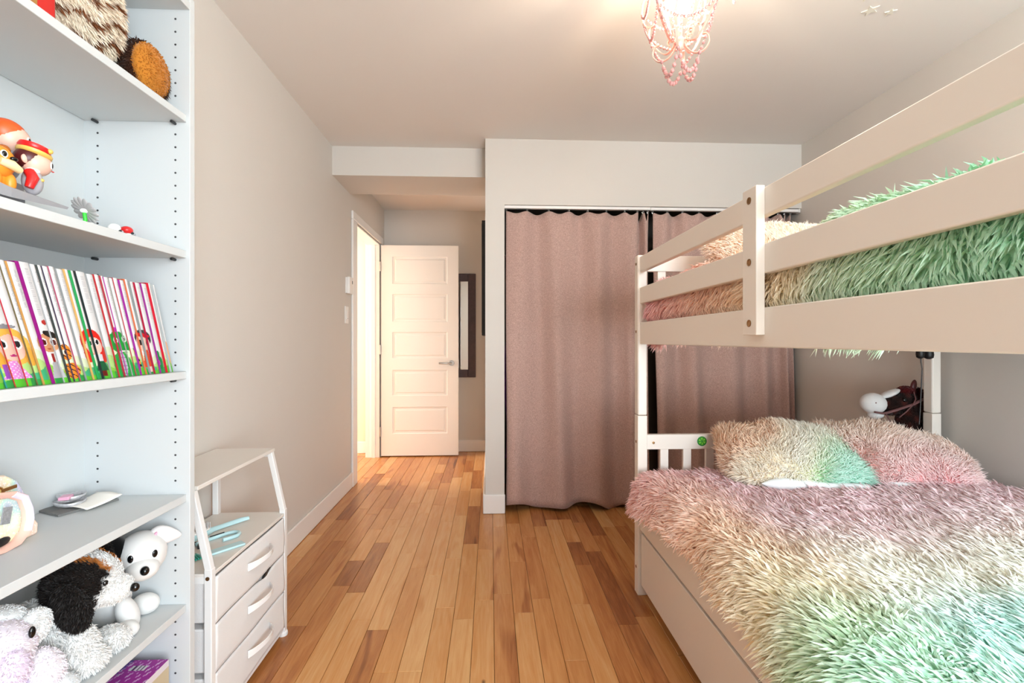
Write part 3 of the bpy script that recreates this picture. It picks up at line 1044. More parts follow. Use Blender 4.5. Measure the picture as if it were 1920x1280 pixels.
nb = len(BOOKS) - 1
for k in range(nb):
    s0, colr, band = BOOKS[k]
    s1 = BOOKS[k + 1][0] - 0.0006
    hh = BH + random.uniform(-.003, .0015)
    depth = 0.165
    ordinal = ['first', 'second', 'third', 'fourth', 'fifth', 'sixth', 'seventh', 'eighth', 'ninth', 'tenth', 'eleventh', 'twelfth', 'thirteenth', 'fourteenth', 'fifteenth', 'sixteenth', 'seventeenth', 'eighteenth', 'nineteenth', 'twentieth', 'twenty-first', 'twenty-second', 'twenty-third', 'twenty-fourth', 'twenty-fifth', 'twenty-sixth', 'twenty-seventh', 'twenty-eighth', 'twenty-ninth'][nb - 1 - k]
    if k == nb - 1:
        lab = 'thin white storybook at the right end of the shelf row, grey edged'
    else:
        lab = 'thin white leaning storybook, %s counted from the right end of the row' % ordinal
    t = thing('storybook', lab, 'book', book_pt(SX - .08, (s0 + s1) / 2, 0), 'leaning storybooks on the middle shelf')
    nx = max(4, int((s1 - s0) / .0012))
    w = s1 - s0

    def pos(u, v, x=SX):
        b = 0.0022 * (1 - (2 * u - 1) ** 2)     # rounded spine
        return book_pt(x + b, s0 + u * w, v * hh)

    def colf(u, v):
        s, h = s0 + u * w, v * hh
        if u * w < band:
            return colr
        if .125 < h < hh - .008 and k not in TITLES and .35 < (u * w - band) / (w - band) < .7:
            # fine illegible print of the title
            if math.sin(h * 1900 + k) > .1 and h > .135 + .03 * math.sin(k * 2.3): return 'CFCFD4'
        return art(s, h)
    mb = MB()
    mb.grid(pos, nx, 150, colf)
    # covers and back of the book
    A = [book_pt(SX, s0, 0), book_pt(SX, s0, hh), book_pt(SX - depth, s0, hh), book_pt(SX - depth, s0, 0)]
    B = [book_pt(SX, s1 - .0004, 0), book_pt(SX, s1 - .0004, hh), book_pt(SX - depth, s1 - .0004, hh), book_pt(SX - depth, s1 - .0004, 0)]
    for q, cc in ((A, colr), (B, colr)):
        th = .0012 if q is A else -.0012
        q2 = [(x, y + th, zz) for x, y, zz in q]
        mb.add(q + q2, [(0, 1, 2, 3), (7, 6, 5, 4), (0, 4, 5, 1), (1, 5, 6, 2), (2, 6, 7, 3), (3, 7, 4, 0)], cc)
    mb.build('cover', 'print', t, smooth=0, fixn=False)
    i0, i1 = s0 + .0012, s1 - .0016
    pg = [book_pt(SX - .003, i0, .003), book_pt(SX - .003, i1, .003), book_pt(SX - depth + .004, i1, .003), book_pt(SX - depth + .004, i0, .003),
          book_pt(SX - .001, i0, hh - .003), book_pt(SX - .001, i1, hh - .003), book_pt(SX - depth + .004, i1, hh - .003), book_pt(SX - depth + .004, i0, hh - .003)]
    MB().add(pg, [(3, 2, 1, 0), (4, 5, 6, 7), (0, 1, 5, 4), (1, 2, 6, 5), (2, 3, 7, 6), (3, 0, 4, 7)]).build('pages', 'pages', t, smooth=0)
    if k in TITLES:
        fc = bpy.data.curves.new('title', 'FONT')
        fc.body = TITLES[k]
        fc.size = 0.0066
        fc.align_x = 'RIGHT'
        fc.align_y = 'CENTER'
        fo = bpy.data.objects.new('title_text', fc)
        dg = bpy.context.evaluated_depsgraph_get()
        COL.objects.link(fo)
        dg.update()
        me = bpy.data.meshes.new_from_object(fo.evaluated_get(dg))
        bpy.data.objects.remove(fo)
        # text runs down-to-up along the spine: local x -> up the spine, local y -> towards -y
        um, off = (band + (w - band) * .5) / w, hh - .012
        for v in me.vertices:
            h = off + v.co.x
            s = s0 + um * w - v.co.y
            u = (s - s0) / w
            v.co = Vector(book_pt(SX + 0.0022 * (1 - (2 * u - 1) ** 2) + .0004, s, h))
        me.materials.clear()
        me.materials.append(M['ink'])
        to = bpy.data.objects.new('title', me)
        COL.objects.link(to)
        put(to, t)
        to['kind'] = 'stuff'

# ================================================================== BUNK BED
bed = thing('bunk_bed', 'white wooden bunk bed with guard rails and a drawer, along the right wall', 'bed', (1.35, 1.05, 0))
PX0, PX1 = 0.649, 0.692
QX0, QX1 = 2.006, 2.049
FY0, FY1 = 2.057, 2.105          # far posts
NY0, NY1 = 0.00, 0.048           # near posts (beside the camera, out of frame)
for xa, xb in ((PX0, PX1), (QX0, QX1)):
    for ya, yb in ((FY0, FY1), (NY0, NY1)):
        BX('lower_post', (xa, ya, 0), (xb, yb, 0.7935), 'bed', bed, bevel=0.003)
        BX('upper_post', (xa, ya, 0.795), (xb, yb, 1.504), 'bed', bed, bevel=0.006)
RX0, RX1 = 0.659, 0.681
for z0, z1, nm in ((1.428, 1.496, 'guard_rail'), (1.288, 1.360, 'guard_rail'), (1.109, 1.206, 'side_beam'), (0.292, 0.470, 'lower_side_rail')):
    BX(nm, (RX0, NY1 - .004, z0), (RX1, FY0 + .001, z1), 'bed', bed, bevel=0.003)
    BX(nm, (QX0 + .01, NY1 - .004, z0), (QX0 + .032, FY0 + .001, z1), 'bed', bed, bevel=0.003)
# upright that ties the guard rails together
br = BX('rail_tie', (0.637, 1.106, 1.139), (RX0, 1.168, 1.500), 'bed', bed, bevel=0.002)


def bolt(x, y, z, r=0.0065, parent=bed, face='x'):
    n = (-1, 0, 0) if face == 'x' else (0, -1, 0)
    a = Vector((x, y, z))
    rr = MB().lathe([(r, 0), (r, .0014), (r * .72, .0016), (r * .62, .0004), (r * .3, .0003)], a, (0, R(-90), 0) if face == 'x' else (R(90), 0, 0), 14)
    rr.build('bolt', 'bolt', parent)


for z in (1.168, 1.318, 1.470):
    bolt(0.6369, 1.137, z, .009, br)
for z in (1.165, 1.466, 0.675, 0.383, 0.118):
    bolt(0.6489, 2.081, z)
bolt(0.722, FY0 + .0075, 0.672, .006, bed, 'y')
# end panels: rails with upright slats at the far (head) end, plain rails at the near (foot) end
ya, yb = FY0 + .008, FY1 - .016
for z0, z1 in ((0.642, 0.708), (0.250, 0.340), (1.432, 1.502), (1.110, 1.200)):
    BX('end_rail', (PX1 - .002, ya, z0), (QX0 + .002, yb, z1), 'bed', bed, bevel=0.002)
x = 0.755
while x < 1.92:
    BX('slat', (x, ya + .004, 0.335), (x + .036, yb - .004, 0.645), 'bed', bed, bevel=0.001)
    BX('slat', (x - .012, ya + .004, 1.195), (x + .024, yb - .004, 1.435), 'bed', bed, bevel=0.001)
    x += 0.1035
ya, yb = NY0 + .010, NY1 - .012
for z0, z1 in ((0.250, 0.340), (1.110, 1.200), (1.432, 1.502)):
    BX('end_rail', (PX1 - .002, ya, z0), (QX0 + .002, yb, z1), 'bed', bed, bevel=0.002)
# bed slats carrying the mattresses
for zz in (1.122, 0.318):
    y = 0.16
    while y < 2.0:
        BX('base_slat', (RX1, y, zz), (QX0 + .01, y + .07, zz + .018), 'bed', bed)
        y += 0.155
# drawer under the lower bed
dr = BX('drawer', (RX0 + .002, 0.075, 0.050), (RX0 + .020, FY0 - .008, 0.278), 'bed', bed, bevel=0.003)
BX('drawer_box', (RX0 + .020, 0.10, 0.056), (1.55, 2.03, 0.20), 'bed', dr)
for yy in (0.35, 1.75):
    MB().cyl((0.72, yy, .025), (0.745, yy, .025), .025, 14).build('castor', 'dkplastic', dr)

lime = thing('lime_slice_sticker', 'round green lime slice sticker on the white headboard rail', 'sticker', (0.941, FY0 + .007, 0.677))
MB().lathe([(.0215, 0), (.0215, .0016), (.019, .0018)], (0.941, FY0 + .0078, 0.677), (R(90), 0, 0), 24).build('rind', 'lime_dark', lime)
for k in range(6):
    a0, a1 = R(60 * k + 14), R(60 * k + 56)
    pts = [(0.941 + .0028 * math.cos((a0 + a1) / 2), .677 + .0028 * math.sin((a0 + a1) / 2))] + [(0.941 + .0155 * math.cos(a0 + (a1 - a0) * j / 4), .677 + .0155 * math.sin(a0 + (a1 - a0) * j / 4)) for j in range(5)]
    MB().prism(pts, 1, FY0 + .0064, FY0 + .0050).build('segment', 'lime', lime)

# mattresses
m1 = MB().box((0.695, 0.07, 0.338), (2.035, 2.05, 0.525)).build('mattress', 'fabric_white', None, bevel=0.03, seg=3)
tag(rebase(m1), 'white mattress of the lower bunk under the fluffy duvet', 'mattress')
m2 = MB().box((0.735, 0.07, 1.142), (2.0, 2.03, 1.325)).build('mattress', 'fabric_white', None, bevel=0.03, seg=3)
tag(rebase(m2), 'white mattress of the upper bunk behind the guard rails', 'mattress')

# ------------------------------------------------------------------ fluffy duvets
def duvet(name, label, xs, prof, y0, y1, fur_y0, colour, n, length, width, hem_z, lumps, group=None, wide=None):
    """prof(w, y) -> point arrays; w 0 at the wall .. 1 at the hem"""
    t = thing(name, label, 'duvet', xs, group)
    nu, nv = 70, 60
    uu, vv = np.meshgrid(np.linspace(0, 1, nu + 1), np.linspace(0, 1, nv + 1), indexing='ij')
    P = prof(uu.ravel(), y0 + (y1 - y0) * vv.ravel())
    mb = MB()
    mb.v = [tuple(p) for p in P]
    cc = colour(P) ** 0.4
    for i in range(nu):
        for j in range(nv):
            a = i * (nv + 1) + j
            mb.f.append((a, a + 1, a + nv + 2, a + nv + 1))
            mb.c.append(None)
    o = mb.build('cover', 'cloth', t, fixn=False)
    at = o.data.color_attributes.new('Col', 'FLOAT_COLOR', 'POINT')
    at.data.foreach_set('color', np.concatenate([cc, np.ones((len(cc), 1))], axis=1).reshape(-1).astype(np.float32))
    so = o.modifiers.new('thick', 'SOLIDIFY')
    so.thickness = 0.012
    so.offset = -1
    # fibres
    w = rng.random(n)
    y = fur_y0 + (y1 - fur_y0) * rng.random(n)
    e = 1e-3
    p = prof(w, y)
    du = (prof(np.minimum(w + e, 1), y) - prof(np.maximum(w - e, 0), y))
    dv = (prof(w, y + e) - prof(w, y - e))
    nn = nrm(np.cross(dv, du))
    # keep the number of fibres per area even
    area_ = np.linalg.norm(np.cross(du, dv), axis=1)
    keep = rng.random(n) < area_ / np.percentile(area_, 99)
    keep &= (y > 0.42) | (rng.random(n) < 0.5)      # sparser beside the foot end
    return t, o, p[keep], nn[keep]


def low_prof(w, y):
    """lower duvet: flat over the mattress, rounded over the edge, hanging outside the rail"""
    hem = np.interp(y, [0.0, .9, 1.0, 1.1, 1.26, 1.40, 1.61, 1.80, 1.92, 2.05], [.42, .425, .432, .450, .440, .458, .462, .445, .43, .40])
    out = 0.012 * np.sin(7.3 * y + 1.0) + 0.008 * np.sin(17.1 * y)
    # path lengths: top 1.36, corner, drop
    s = w * 1.605
    x = np.where(s < 1.315, 2.030 - s, 0)
    z = np.full_like(s, 0.545)
    top = s < 1.315
    ang = np.clip((s - 1.315) / 0.115, 0, 1) * (math.pi / 2)
    x = np.where(top, x, 0.715 - 0.078 * np.sin(ang))
    z = np.where(top, z, 0.545 - 0.075 * (1 - np.cos(ang)))
    d = np.clip((s - 1.43) / 0.175, 0, 1)
    z = np.where(s > 1.43, 0.47 + (hem - 0.47) * d, z)
    x = np.where(s > 1.43, 0.637 - 0.012 * d, x)
    edge = np.clip((s - 1.2) / 0.3, 0, 1)
    x = x - edge * (out + 0.006)
    z = z + 0.010 * np.sin(5.1 * x + 3.3 * y) * np.clip(1.3 - s, 0, 1) + 0.006 * np.sin(13 * x - 9 * y) * (1 - edge)
    z = z - 0.03 * np.clip((y - 1.98) / 0.07, 0, 1) ** 2
    x = x + 0.02 * np.clip((y - 1.98) / 0.07, 0, 1) ** 2 * edge
    return np.stack([x, y + 0 * x, z], axis=1)


def low_col(P):
    x, y, z = P[:, 0], P[:, 1], P[:, 2]
    q = y + 0.03 * np.sin(6 * x + 1) + 0.02 * np.sin(17 * x + 5 * y)
    top = ramp(q - 0.05 * (x - 1.3), [(0.3, 'A8EAD8'), (0.90, '98E6D2'), (0.97, 'B8ECDC'), (1.03, 'E4F2DC'), (1.10, 'F8F4DA'), (1.18, 'FBF2DA'), (1.25, 'F8E4D0'), (1.33, 'F8D2CC'), (1.48, 'F4BCC2'), (1.75, 'F0AEB6'), (2.0, 'EAA0A8'), (2.06, 'E08C98')])
    side = ramp(q, [(0.3, '8CDCC0'), (0.78, '92D8A4'), (0.88, 'A6CE8E'), (0.94, 'C6CB94'), (1.00, 'E8D498'), (1.12, 'F4D49C'), (1.22, 'F6C48E'), (1.45, 'F4AE82'), (1.75, 'F2A28C'), (1.96, 'EE9894'), (2.06, 'E88A94')])
    f = np.clip((0.98 - x) / 0.24, 0, 1)[:, None]
    f = f * f * (3 - 2 * f)
    return top * (1 - f) + side * f


t, o, p, nn = duvet('fluffy_duvet', 'shaggy pastel duvet covering the lower bunk, pink to mint', (1.35, 1.05, 0.526), low_prof, 0.10, 2.045, 0.12, low_col, 112000, .05, .006, None, None, 'rainbow dyed shaggy duvets')
c = low_col(p)
lean = swirl(p, 7.0) * 0.40 + np.array([-0.35, 0.45, 0.0]) + swirl(p, 21.0, 1.0) * 0.45
steep = np.clip(1 - nn[:, 2], 0, 1)[:, None]
lean = lean * (1 - 0.5 * steep) + steep * np.array([0, 0, -1.15])
fac = (0.94 + 0.08 * rng.random((len(p), 1)))
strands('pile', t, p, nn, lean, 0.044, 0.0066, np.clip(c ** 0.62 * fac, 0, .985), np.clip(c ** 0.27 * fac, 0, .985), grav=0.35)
DUVET_N = len(p)


def up_prof(w, y):
    """upper duvet: over the mattress, then tucked down inside the rails and bulging into the gaps"""
    s = w * 1.58
    lump = 0.012 * np.sin(8.1 * y + 0.6) + 0.009 * np.sin(19 * y + 2)
    top = s < 1.25
    z = np.full_like(s, 1.370)
    x = np.where(top, 2.0 - s, 0)
    ang = np.clip((s - 1.25) / 0.09, 0, 1) * (math.pi / 2)
    x = np.where(top, x, 0.75 - 0.052 * np.sin(ang))
    z = np.where(top, z, 1.370 - 0.073 * (1 - np.cos(ang)))
    d = np.clip((s - 1.34) / 0.24, 0, 1)
    hem = np.interp(y, [.4, .74, .80, .90, .96, 1.02, 1.25, 1.35, 1.6, 1.66, 1.8, 1.86, 1.98, 2.05], [1.155, 1.155, 1.124, 1.128, 1.124, 1.155, 1.155, 1.135, 1.15, 1.13, 1.15, 1.115, 1.112, 1.14])
    z = np.where(s > 1.34, 1.297 + (hem - 1.297) * d, z)
    x = np.where(s > 1.34, 0.698 + 0.004 * np.sin(9 * y), x)
    x = x - 0.010 * np.exp(-((z - 1.248) / 0.03) ** 2) * (s > 1.25)
    z = z + lump * (1 - d) * 0.8 + np.where(top, 0.012 * np.sin(6 * x + 4 * y), 0)
    return np.stack([x, y + 0 * x, z], axis=1)


def up_col(P):
    x, y = P[:, 0], P[:, 1]
    q = y + 0.02 * np.sin(13 * x) + 0.015 * np.sin(40 * P[:, 2])
    return ramp(q, [(0.2, '7CD8A8'), (0.62, '7ED49A'), (0.84, '9AD69C'), (0.96, 'BEDDB0'), (1.02, 'E6E2B4'), (1.10, 'F4DAA4'), (1.20, 'F6C894'), (1.45, 'F4B084'), (1.70, 'F29C84'), (1.95, 'EE8E88'), (2.05, 'EE8E96')])


t, o, p, nn = duvet('fluffy_duvet', 'shaggy pastel duvet on the upper bunk behind the guard rails, pink to green', (1.35, 1.05, 1.326), up_prof, 0.10, 2.035, 0.12, up_col, 115000, .05, .006, None, None, 'rainbow dyed shaggy duvets')
kk = (p[:, 0] < 0.98) | (rng.random(len(p)) < 0.45)
p, nn = p[kk], nn[kk]
c = up_col(p)
steep = np.clip(1 - nn[:, 2], 0, 1)[:, None]
lean = swirl(p, 8.0, 2.0) * 0.8 + swirl(p, 23.0) * 0.4
lean = lean * (1 - 0.3 * steep) + steep * np.array([-0.10, -0.10, -1.05])
fac = (0.94 + 0.08 * rng.random((len(p), 1)))


def behind_rails(V):
    x, z = V[..., 0], V[..., 2]
    inside = ((z > 1.104) & (z < 1.210)) | ((z > 1.284) & (z < 1.364))
    V[..., 0] = np.where(inside, np.maximum(x, 0.6835), x)
    return V


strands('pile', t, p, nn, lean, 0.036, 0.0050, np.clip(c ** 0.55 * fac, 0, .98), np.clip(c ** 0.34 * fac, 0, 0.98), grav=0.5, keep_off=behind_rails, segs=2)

# ------------------------------------------------------------------ pillows
def pillow(label, c, size, rot, colour, n, insert=None, length=.034, group='shaggy pillows on the bunk bed'):
    t = thing('shaggy_pillow', label, 'pillow', c, group)
    m = Euler(rot).to_matrix()
    w, h, d = size
    nu, nv = 36, 26
    mb = MB()
    ring = []
    for sgn in (1, -1):
        for i in range(nu + 1):
            for j in range(nv + 1):
                a, b = 2 * i / nu - 1, 2 * j / nv - 1
                th = (max(0, 1 - abs(a) ** 2.6) * max(0, 1 - abs(b) ** 2.6)) ** 0.55
                pin = 1 - 0.09 * (1 - abs(a) ** 2) * (abs(b) ** 3)
                pin2 = 1 - 0.07 * (1 - abs(b) ** 2) * (abs(a) ** 3)
                q = Vector((a * math.sqrt(1 - .36 * b * b) * w / 2 * pin2, b * math.sqrt(1 - .36 * a * a) * h / 2 * pin, sgn * d / 2 * th + .008 * math.sin(7 * a + 3 * b)))
                ring.append(Vector(c) + m @ q)
    mb.v = [tuple(v) for v in ring]
    N = (nu + 1) * (nv + 1)
    for s in range(2):
        for i in range(nu):
            for j in range(nv):
                a = s * N + i * (nv + 1) + j
                f = (a, a + nv + 1, a + nv + 2, a + 1)
                mb.f.append(f if s == 0 else tuple(reversed(f)))
                mb.c.append(None)
    P = np.array(mb.v)
    cc = colour(P, m, np.array(c), size)
    o = mb.build('cover', 'cloth', t, fixn=False, smooth=80)
    at = o.data.color_attributes.new('Col', 'FLOAT_COLOR', 'POINT')
    at.data.foreach_set('color', np.concatenate([cc, np.ones((len(cc), 1))], axis=1).reshape(-1).astype(np.float32))
    p, nn = mesh_samples(o, n)
    down = np.array(m @ Vector((0, -1, 0)))
    cl_ = colour(p, m, np.array(c), size)
    fac = (0.95 + 0.07 * rng.random((len(p), 1)))
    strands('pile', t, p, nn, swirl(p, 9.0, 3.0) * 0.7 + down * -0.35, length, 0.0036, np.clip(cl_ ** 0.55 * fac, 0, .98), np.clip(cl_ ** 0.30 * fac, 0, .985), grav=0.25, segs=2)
    if insert:
        a0, a1, out = insert
        mb = MB()
        def ins(u, v):
            a = a0 + (a1 - a0) * u
            ph = v * 2 * math.pi
            rr = 0.024 * (1 - (2 * u - 1) ** 6) * (1 + .15 * math.sin(9 * u))
            return Vector(c) + m @ Vector((a * w / 2, -h / 2 * (0.93 - .18 * a * a) - out + 0.8 * rr * math.cos(ph) + .012 * math.sin(5 * u), -0.004 + rr * math.sin(ph)))
        mb.grid(ins, 30, 14)
        mb.build('pillow_insert', 'pillow_insert', t, smooth=80)
    return t


def pcol1(P, m, c, size):
    L = (P - c) @ np.array(m)
    a, b = L[:, 0] / (size[0] / 2), L[:, 1] / (size[1] / 2)
    q = a * 0.85 - b * 0.50 + 0.12 * np.sin(5 * a) - .05
    return ramp(q, [(-1.1, 'EFA870'), (-0.50, 'F1B684'), (-0.30, 'EFD8B0'), (0.0, 'F2E8CC'), (0.32, 'F2F2CE'), (0.5, 'CDECBC'), (0.72, 'A0E6C4'), (1.1, '8ADFC4')])


def pcol2(P, m, c, size):
    L = (P - c) @ np.array(m)
    a, b = L[:, 0] / (size[0] / 2), L[:, 1] / (size[1] / 2)
    q = -b + 0.25 * a + 0.1 * np.sin(4 * a)
    return ramp(q, [(-1.0, 'EFC7A4'), (-0.3, 'F3C9AE'), (0.3, 'F4BEB2'), (1.0, 'F2AEB0')])


def pcol3(P, m, c, size):
    L = (P - c) @ np.array(m)
    a = L[:, 0] / (size[0] / 2)
    return ramp(a, [(-1.0, 'F6CDA6'), (-0.3, 'F8E2C2'), (0.4, 'F9ECD4'), (1.0, 'F4EED6')])


pillow('shaggy pillow fading from peach through cream to mint, left one on the lower bunk', (1.240, 1.905, 0.648), (0.61, 0.34, 0.17), (R(28), R(2), R(-3)), pcol1, 26000, (-0.62, 0.80, 0.016))
pillow('shaggy peach and pink pillow, right one on the lower bunk next to the wall', (1.665, 1.895, 0.636), (0.62, 0.36, 0.16), (R(28), R(7), R(-14)), pcol2, 24000, (-0.35, 0.84, 0.016))
pillow('shaggy cream and peach pillow on the upper bunk', (1.20, 1.83, 1.485), (0.70, 0.38, 0.14), (R(30), R(-3), R(4)), pcol3, 16000)

# ================================================================== CURTAINS AND TRACK
tr = thing('curtain_track', 'white double curtain track under the closet header', 'curtain track', (1.08, YC + .03, 1.99))
BX('rail', (OX, YC + .012, 1.992), (1.062, YC + .040, 2.011), 'trim', tr, bevel=0.002)
BX('rail', (1.062, YC + .008, 1.990), (XR - .012, YC + .036, 2.009), 'trim', tr, bevel=0.002)
BX('end_cap', (XR - .012, YC + .006, 1.986), (XR - .004, YC + .040, 2.011), 'trim', tr)


def curtain(label, hooks, yc, amp, zb, lean_l=0.0, lean_r=0.0):
    t = thing('curtain', label, 'curtain', ((hooks[0] + hooks[-1]) / 2, yc, 0.02), 'linen closet curtains')
    nk = len(hooks) - 1
    sp = [hooks[i + 1] - hooks[i] for i in range(nk)]
    mean = sum(sp) / nk
    nu, nv = nk * 14, 44
    def f(u, v):
        s = u * nk
        k = min(int(s), nk - 1)
        fr_ = s - k
        x = hooks[k] + sp[k] * fr_
        a = amp * (0.55 + 0.75 * min(0.9, mean / max(sp[k], .02) * .6))
        wave = math.sin(math.pi * s)
        lowv = 1 - v
        # deep soft folds lower down, tighter pinches at the heading
        fold = a * wave * (0.75 + 0.5 * lowv) + 0.010 * math.sin(2.7 * s + 1.3) * lowv + .006 * math.sin(5.1 * s + 4 * v)
        dip = (0.016 + 0.055 * max(0, mean / max(sp[k], .01) - 1.1) * .35) * math.sin(math.pi * fr_) ** 2
        head = max(0.0, (v - 0.90) / 0.10)
        pinch = 0.012 * head * (abs(math.cos(math.pi * s)) ** 4)
        ztop = 1.974 - dip
        zbot = zb + 0.018 * math.sin(math.pi * s * .62 + .4) + 0.014 * math.sin(math.pi * s + .5)
        z = zbot + (ztop - zbot) * v
        xx = x + lowv * (lean_l * (1 - u) + lean_r * u) + .006 * math.sin(6 * v + 3 * s) * lowv
        return (xx, yc - fold - pinch + 0.0, z)
    mb = MB().grid(f, nu, nv)
    o = mb.build('drape', 'linen', t, smooth=60)
    so = o.modifiers.new('thick', 'SOLIDIFY')
    so.thickness = 0.0022
    # hem and side seams
    MB().tube([Vector(f(i / 60, 0.045)) + Vector((0, -.0016, 0)) for i in range(61)], .0010, 5).build('hem_seam', 'linen', t)
    for i, hx_ in enumerate(hooks):
        p = f(i / nk, 1.0)
        pts = []
        for j in range(13):
            a = 2 * math.pi * j / 12
            pts.append((p[0] + .0045 * math.sin(a), yc - .002, 1.981 + .008 * math.cos(a)))
        MB().tube(pts[:-1], .0010, 6, closed=True).tube([(p[0], yc - .002, 1.974), (p[0], yc - .004, p[2] - .012)], .001, 6).build('hook', 'chrome', t)
    return t


HX_ = lambda q: 0.091 + (q - 946) * .003554
curtain('mauve linen closet curtain hanging full length beside the white pier', [HX_(q) for q in (949, 988, 1028, 1066, 1101, 1136, 1171, 1195, 1206, 1215)], YC + .030, 0.030, 0.030)
curtain('mauve linen closet curtain half hidden behind the bunk bed', [HX_(q) for q in (1224, 1252, 1281, 1313, 1348, 1386, 1420, 1444, 1466, 1478, 1490)], YC + .028, 0.030, 0.030, 0.035, 0.04)
g = thing('hanging_garment', 'purple garment hanging in the closet, seen past the curtain edge', 'garment', (0.125, 3.30, 0.30))
MB().grid(lambda u, v: (0.10 + .10 * u + .01 * math.sin(9 * v), 3.22 + .25 * u + .02 * math.sin(20 * u + 4 * v), 0.32 + 1.05 * v), 14, 14).build('garment_cloth', 'purple_cloth', g, smooth=60).modifiers.new('thick', 'SOLIDIFY').thickness = .004
MB().tube([(0.15, 3.345, 1.37), (0.15, 3.345, 1.72), (.165, 3.345, 1.745), (.18, 3.345, 1.72)], .002, 6).build('hanger_hook', 'chrome', g)
rod = MB().cyl((0.066, 3.345, 1.72), (XR - .001, 3.345, 1.72), .014, 14).build('closet_rod', 'chrome')
tag(rebase(rod), 'round metal clothes rod inside the dark closet', 'rod')

# ================================================================== WALL THINGS
th = thing('thermostat', 'small white wall thermostat above the light switch', 'thermostat', (XL, 3.58, 1.47))
BX('back_plate', (XL, 3.530, 1.476), (XL + .012, 3.622, 1.594), 'trim', th, bevel=.002)
bd = BX('housing', (XL + .012, 3.533, 1.473), (XL + .032, 3.620, 1.597), 'trim', th, bevel=.003)
BX('display', (XL + .032, 3.590, 1.548), (XL + .0328, 3.606, 1.572), 'dkplastic', bd)
sw = thing('light_switch', 'white rocker light switch plate beside the door casing', 'light switch', (XL, 3.55, 1.25))
BX('plate', (XL, 3.512, 1.252), (XL + .006, 3.592, 1.378), 'trim', sw, bevel=.002)
rk = BX('rocker', (XL + .006, 3.535, 1.282), (XL + .010, 3.568, 1.348), 'trim', sw, bevel=.001)
BX('slider', (XL + .010, 3.548, 1.286), (XL + .012, 3.560, 1.290), 'greypl', rk)

mi = thing('wall_mirror', 'tall mirror in a dark wood frame, half hidden behind the open door', 'mirror', (-0.39, YB - .012, 0.75))
mx0, mx1, mz0, mz1, fw_ = -0.63, -0.151, 0.753, 1.800, 0.078
my = YB - 0.001
for a, b in (((mx0, mz0), (mx0 + fw_, mz1)), ((mx1 - fw_, mz0), (mx1, mz1)), ((mx0 + fw_, mz0), (mx1 - fw_, mz0 + fw_)), ((mx0 + fw_, mz1 - fw_), (mx1 - fw_, mz1))):
    BX('frame', (a[0], my - .024, a[1]), (b[0], my, b[1]), 'frame_dark', mi, bevel=.004)
BX('glass', (mx0 + fw_, my - .010, mz0 + fw_), (mx1 - fw_, my - .004, mz1 - fw_), 'mirror', mi)
pf = thing('framed_board', 'tall black-edged board on the alcove side of the closet wall', 'wall board', (-0.05, 3.9, 1.16))
MB().box((-0.068, 3.62, 1.165), (-0.036, 4.22, 2.045)).build('board', 'black', pf, bevel=.002)
BX('board_face', (-0.0695, 3.64, 1.185), (-0.068, 4.20, 2.025), 'dkplastic', pf)

# ceiling stars
def star(label, c, r, rot):
    pts = []
    for k in range(10):
        a = rot + math.pi * k / 5
        rr = r if k % 2 == 0 else r * .42
        pts.append((c[0] + rr * math.cos(a), c[1] + rr * math.sin(a)))
    o = MB().prism(pts, 2, ZC - .003, ZC).build('ceiling_star', 'star')
    o['group'] = 'stars stuck to the ceiling'
    return tag(o, label, 'star', 'stars stuck to the ceiling')


star('largest pale plastic star on the ceiling, cut by the top of the picture', (1.446, 1.71), .055, .4)
star('middle sized pale plastic star on the ceiling between two others', (1.510, 1.812), .032, .2)
star('smallest pale plastic star on the ceiling, farthest to the right', (1.598, 1.818), .022, .5)
# ================================================================== DRAWER UNIT
du = thing('drawer_unit', 'white three-drawer fabric storage unit with a sloped open frame', 'drawer unit', (-0.92, 1.61, 0))
UX, UB, UY0, UY1 = -0.783, -1.052, 1.362, 1.855
ft = 0.021
def leg_path(y):
    return [(UX - ft / 2, y, 0.012), (UX - ft / 2, y, 0.482), (-0.842, y, 0.700)]


def sq_bar(mb, a, b, hw, hy):
    """square bar between two points lying in a plane y = const"""
    a, b = Vector(a), Vector(b)
    d = (b - a).normalized()
    s = Vector((d.z, 0, -d.x))
    vs = []
    for p in (a, b):
        for i, j in ((-1, -1), (1, -1), (1, 1), (-1, 1)):
            vs.append(p + s * (i * hw) + Vector((0, j * hy, 0)))
    mb.add(vs, [(3, 2, 1, 0), (4, 5, 6, 7), (0, 1, 5, 4), (1, 2, 6, 5), (2, 3, 7, 6), (3, 0, 4, 7)])


for y in (UY0 + ft / 2, UY1 - ft / 2):
    p = leg_path(y)
    mb = MB()
    sq_bar(mb, p[0], p[1], ft / 2, ft / 2)
    lg = mb.build('front_leg', 'metal_white', du, bevel=.002)
    mb = MB()
    sq_bar(mb, (p[1][0], y, 0.478), p[2], ft / 2 * .9, ft / 2 * .9)
    mb.build('sloped_bar', 'metal_white', du, bevel=.002)
    BX('rear_leg', (UB, y - ft / 2, 0.012), (UB + ft, y + ft / 2, 0.699), 'metal_white', du, bevel=.002)
    for xx in (UX - ft / 2, UB + ft / 2):
        MB().lathe([(.016, 0), (.017, .004), (.016, .014), (.012, .018)], (xx, y, 0), n=16).build('foot', 'metal_white', lg)
    for zz in (0.452, 0.035):
        BX('side_bar', (UB + ft, y - ft / 2 + .002, zz - .010), (UX - ft, y + ft / 2 - .002, zz + .008), 'metal_white', du)
    BX('top_bar', (UB + ft, y - ft / 2 + .002, 0.684), (-0.850, y + ft / 2 - .002, 0.698), 'metal_white', du)
bolt(UX - ft / 2, UY0 - .0005, 0.457, .0055, du, 'y')
BX('worktop', (UB + .002, UY0 + .003, 0.458), (UX - .002, UY1 - .003, 0.4685), 'cream_top', du, bevel=.0015)
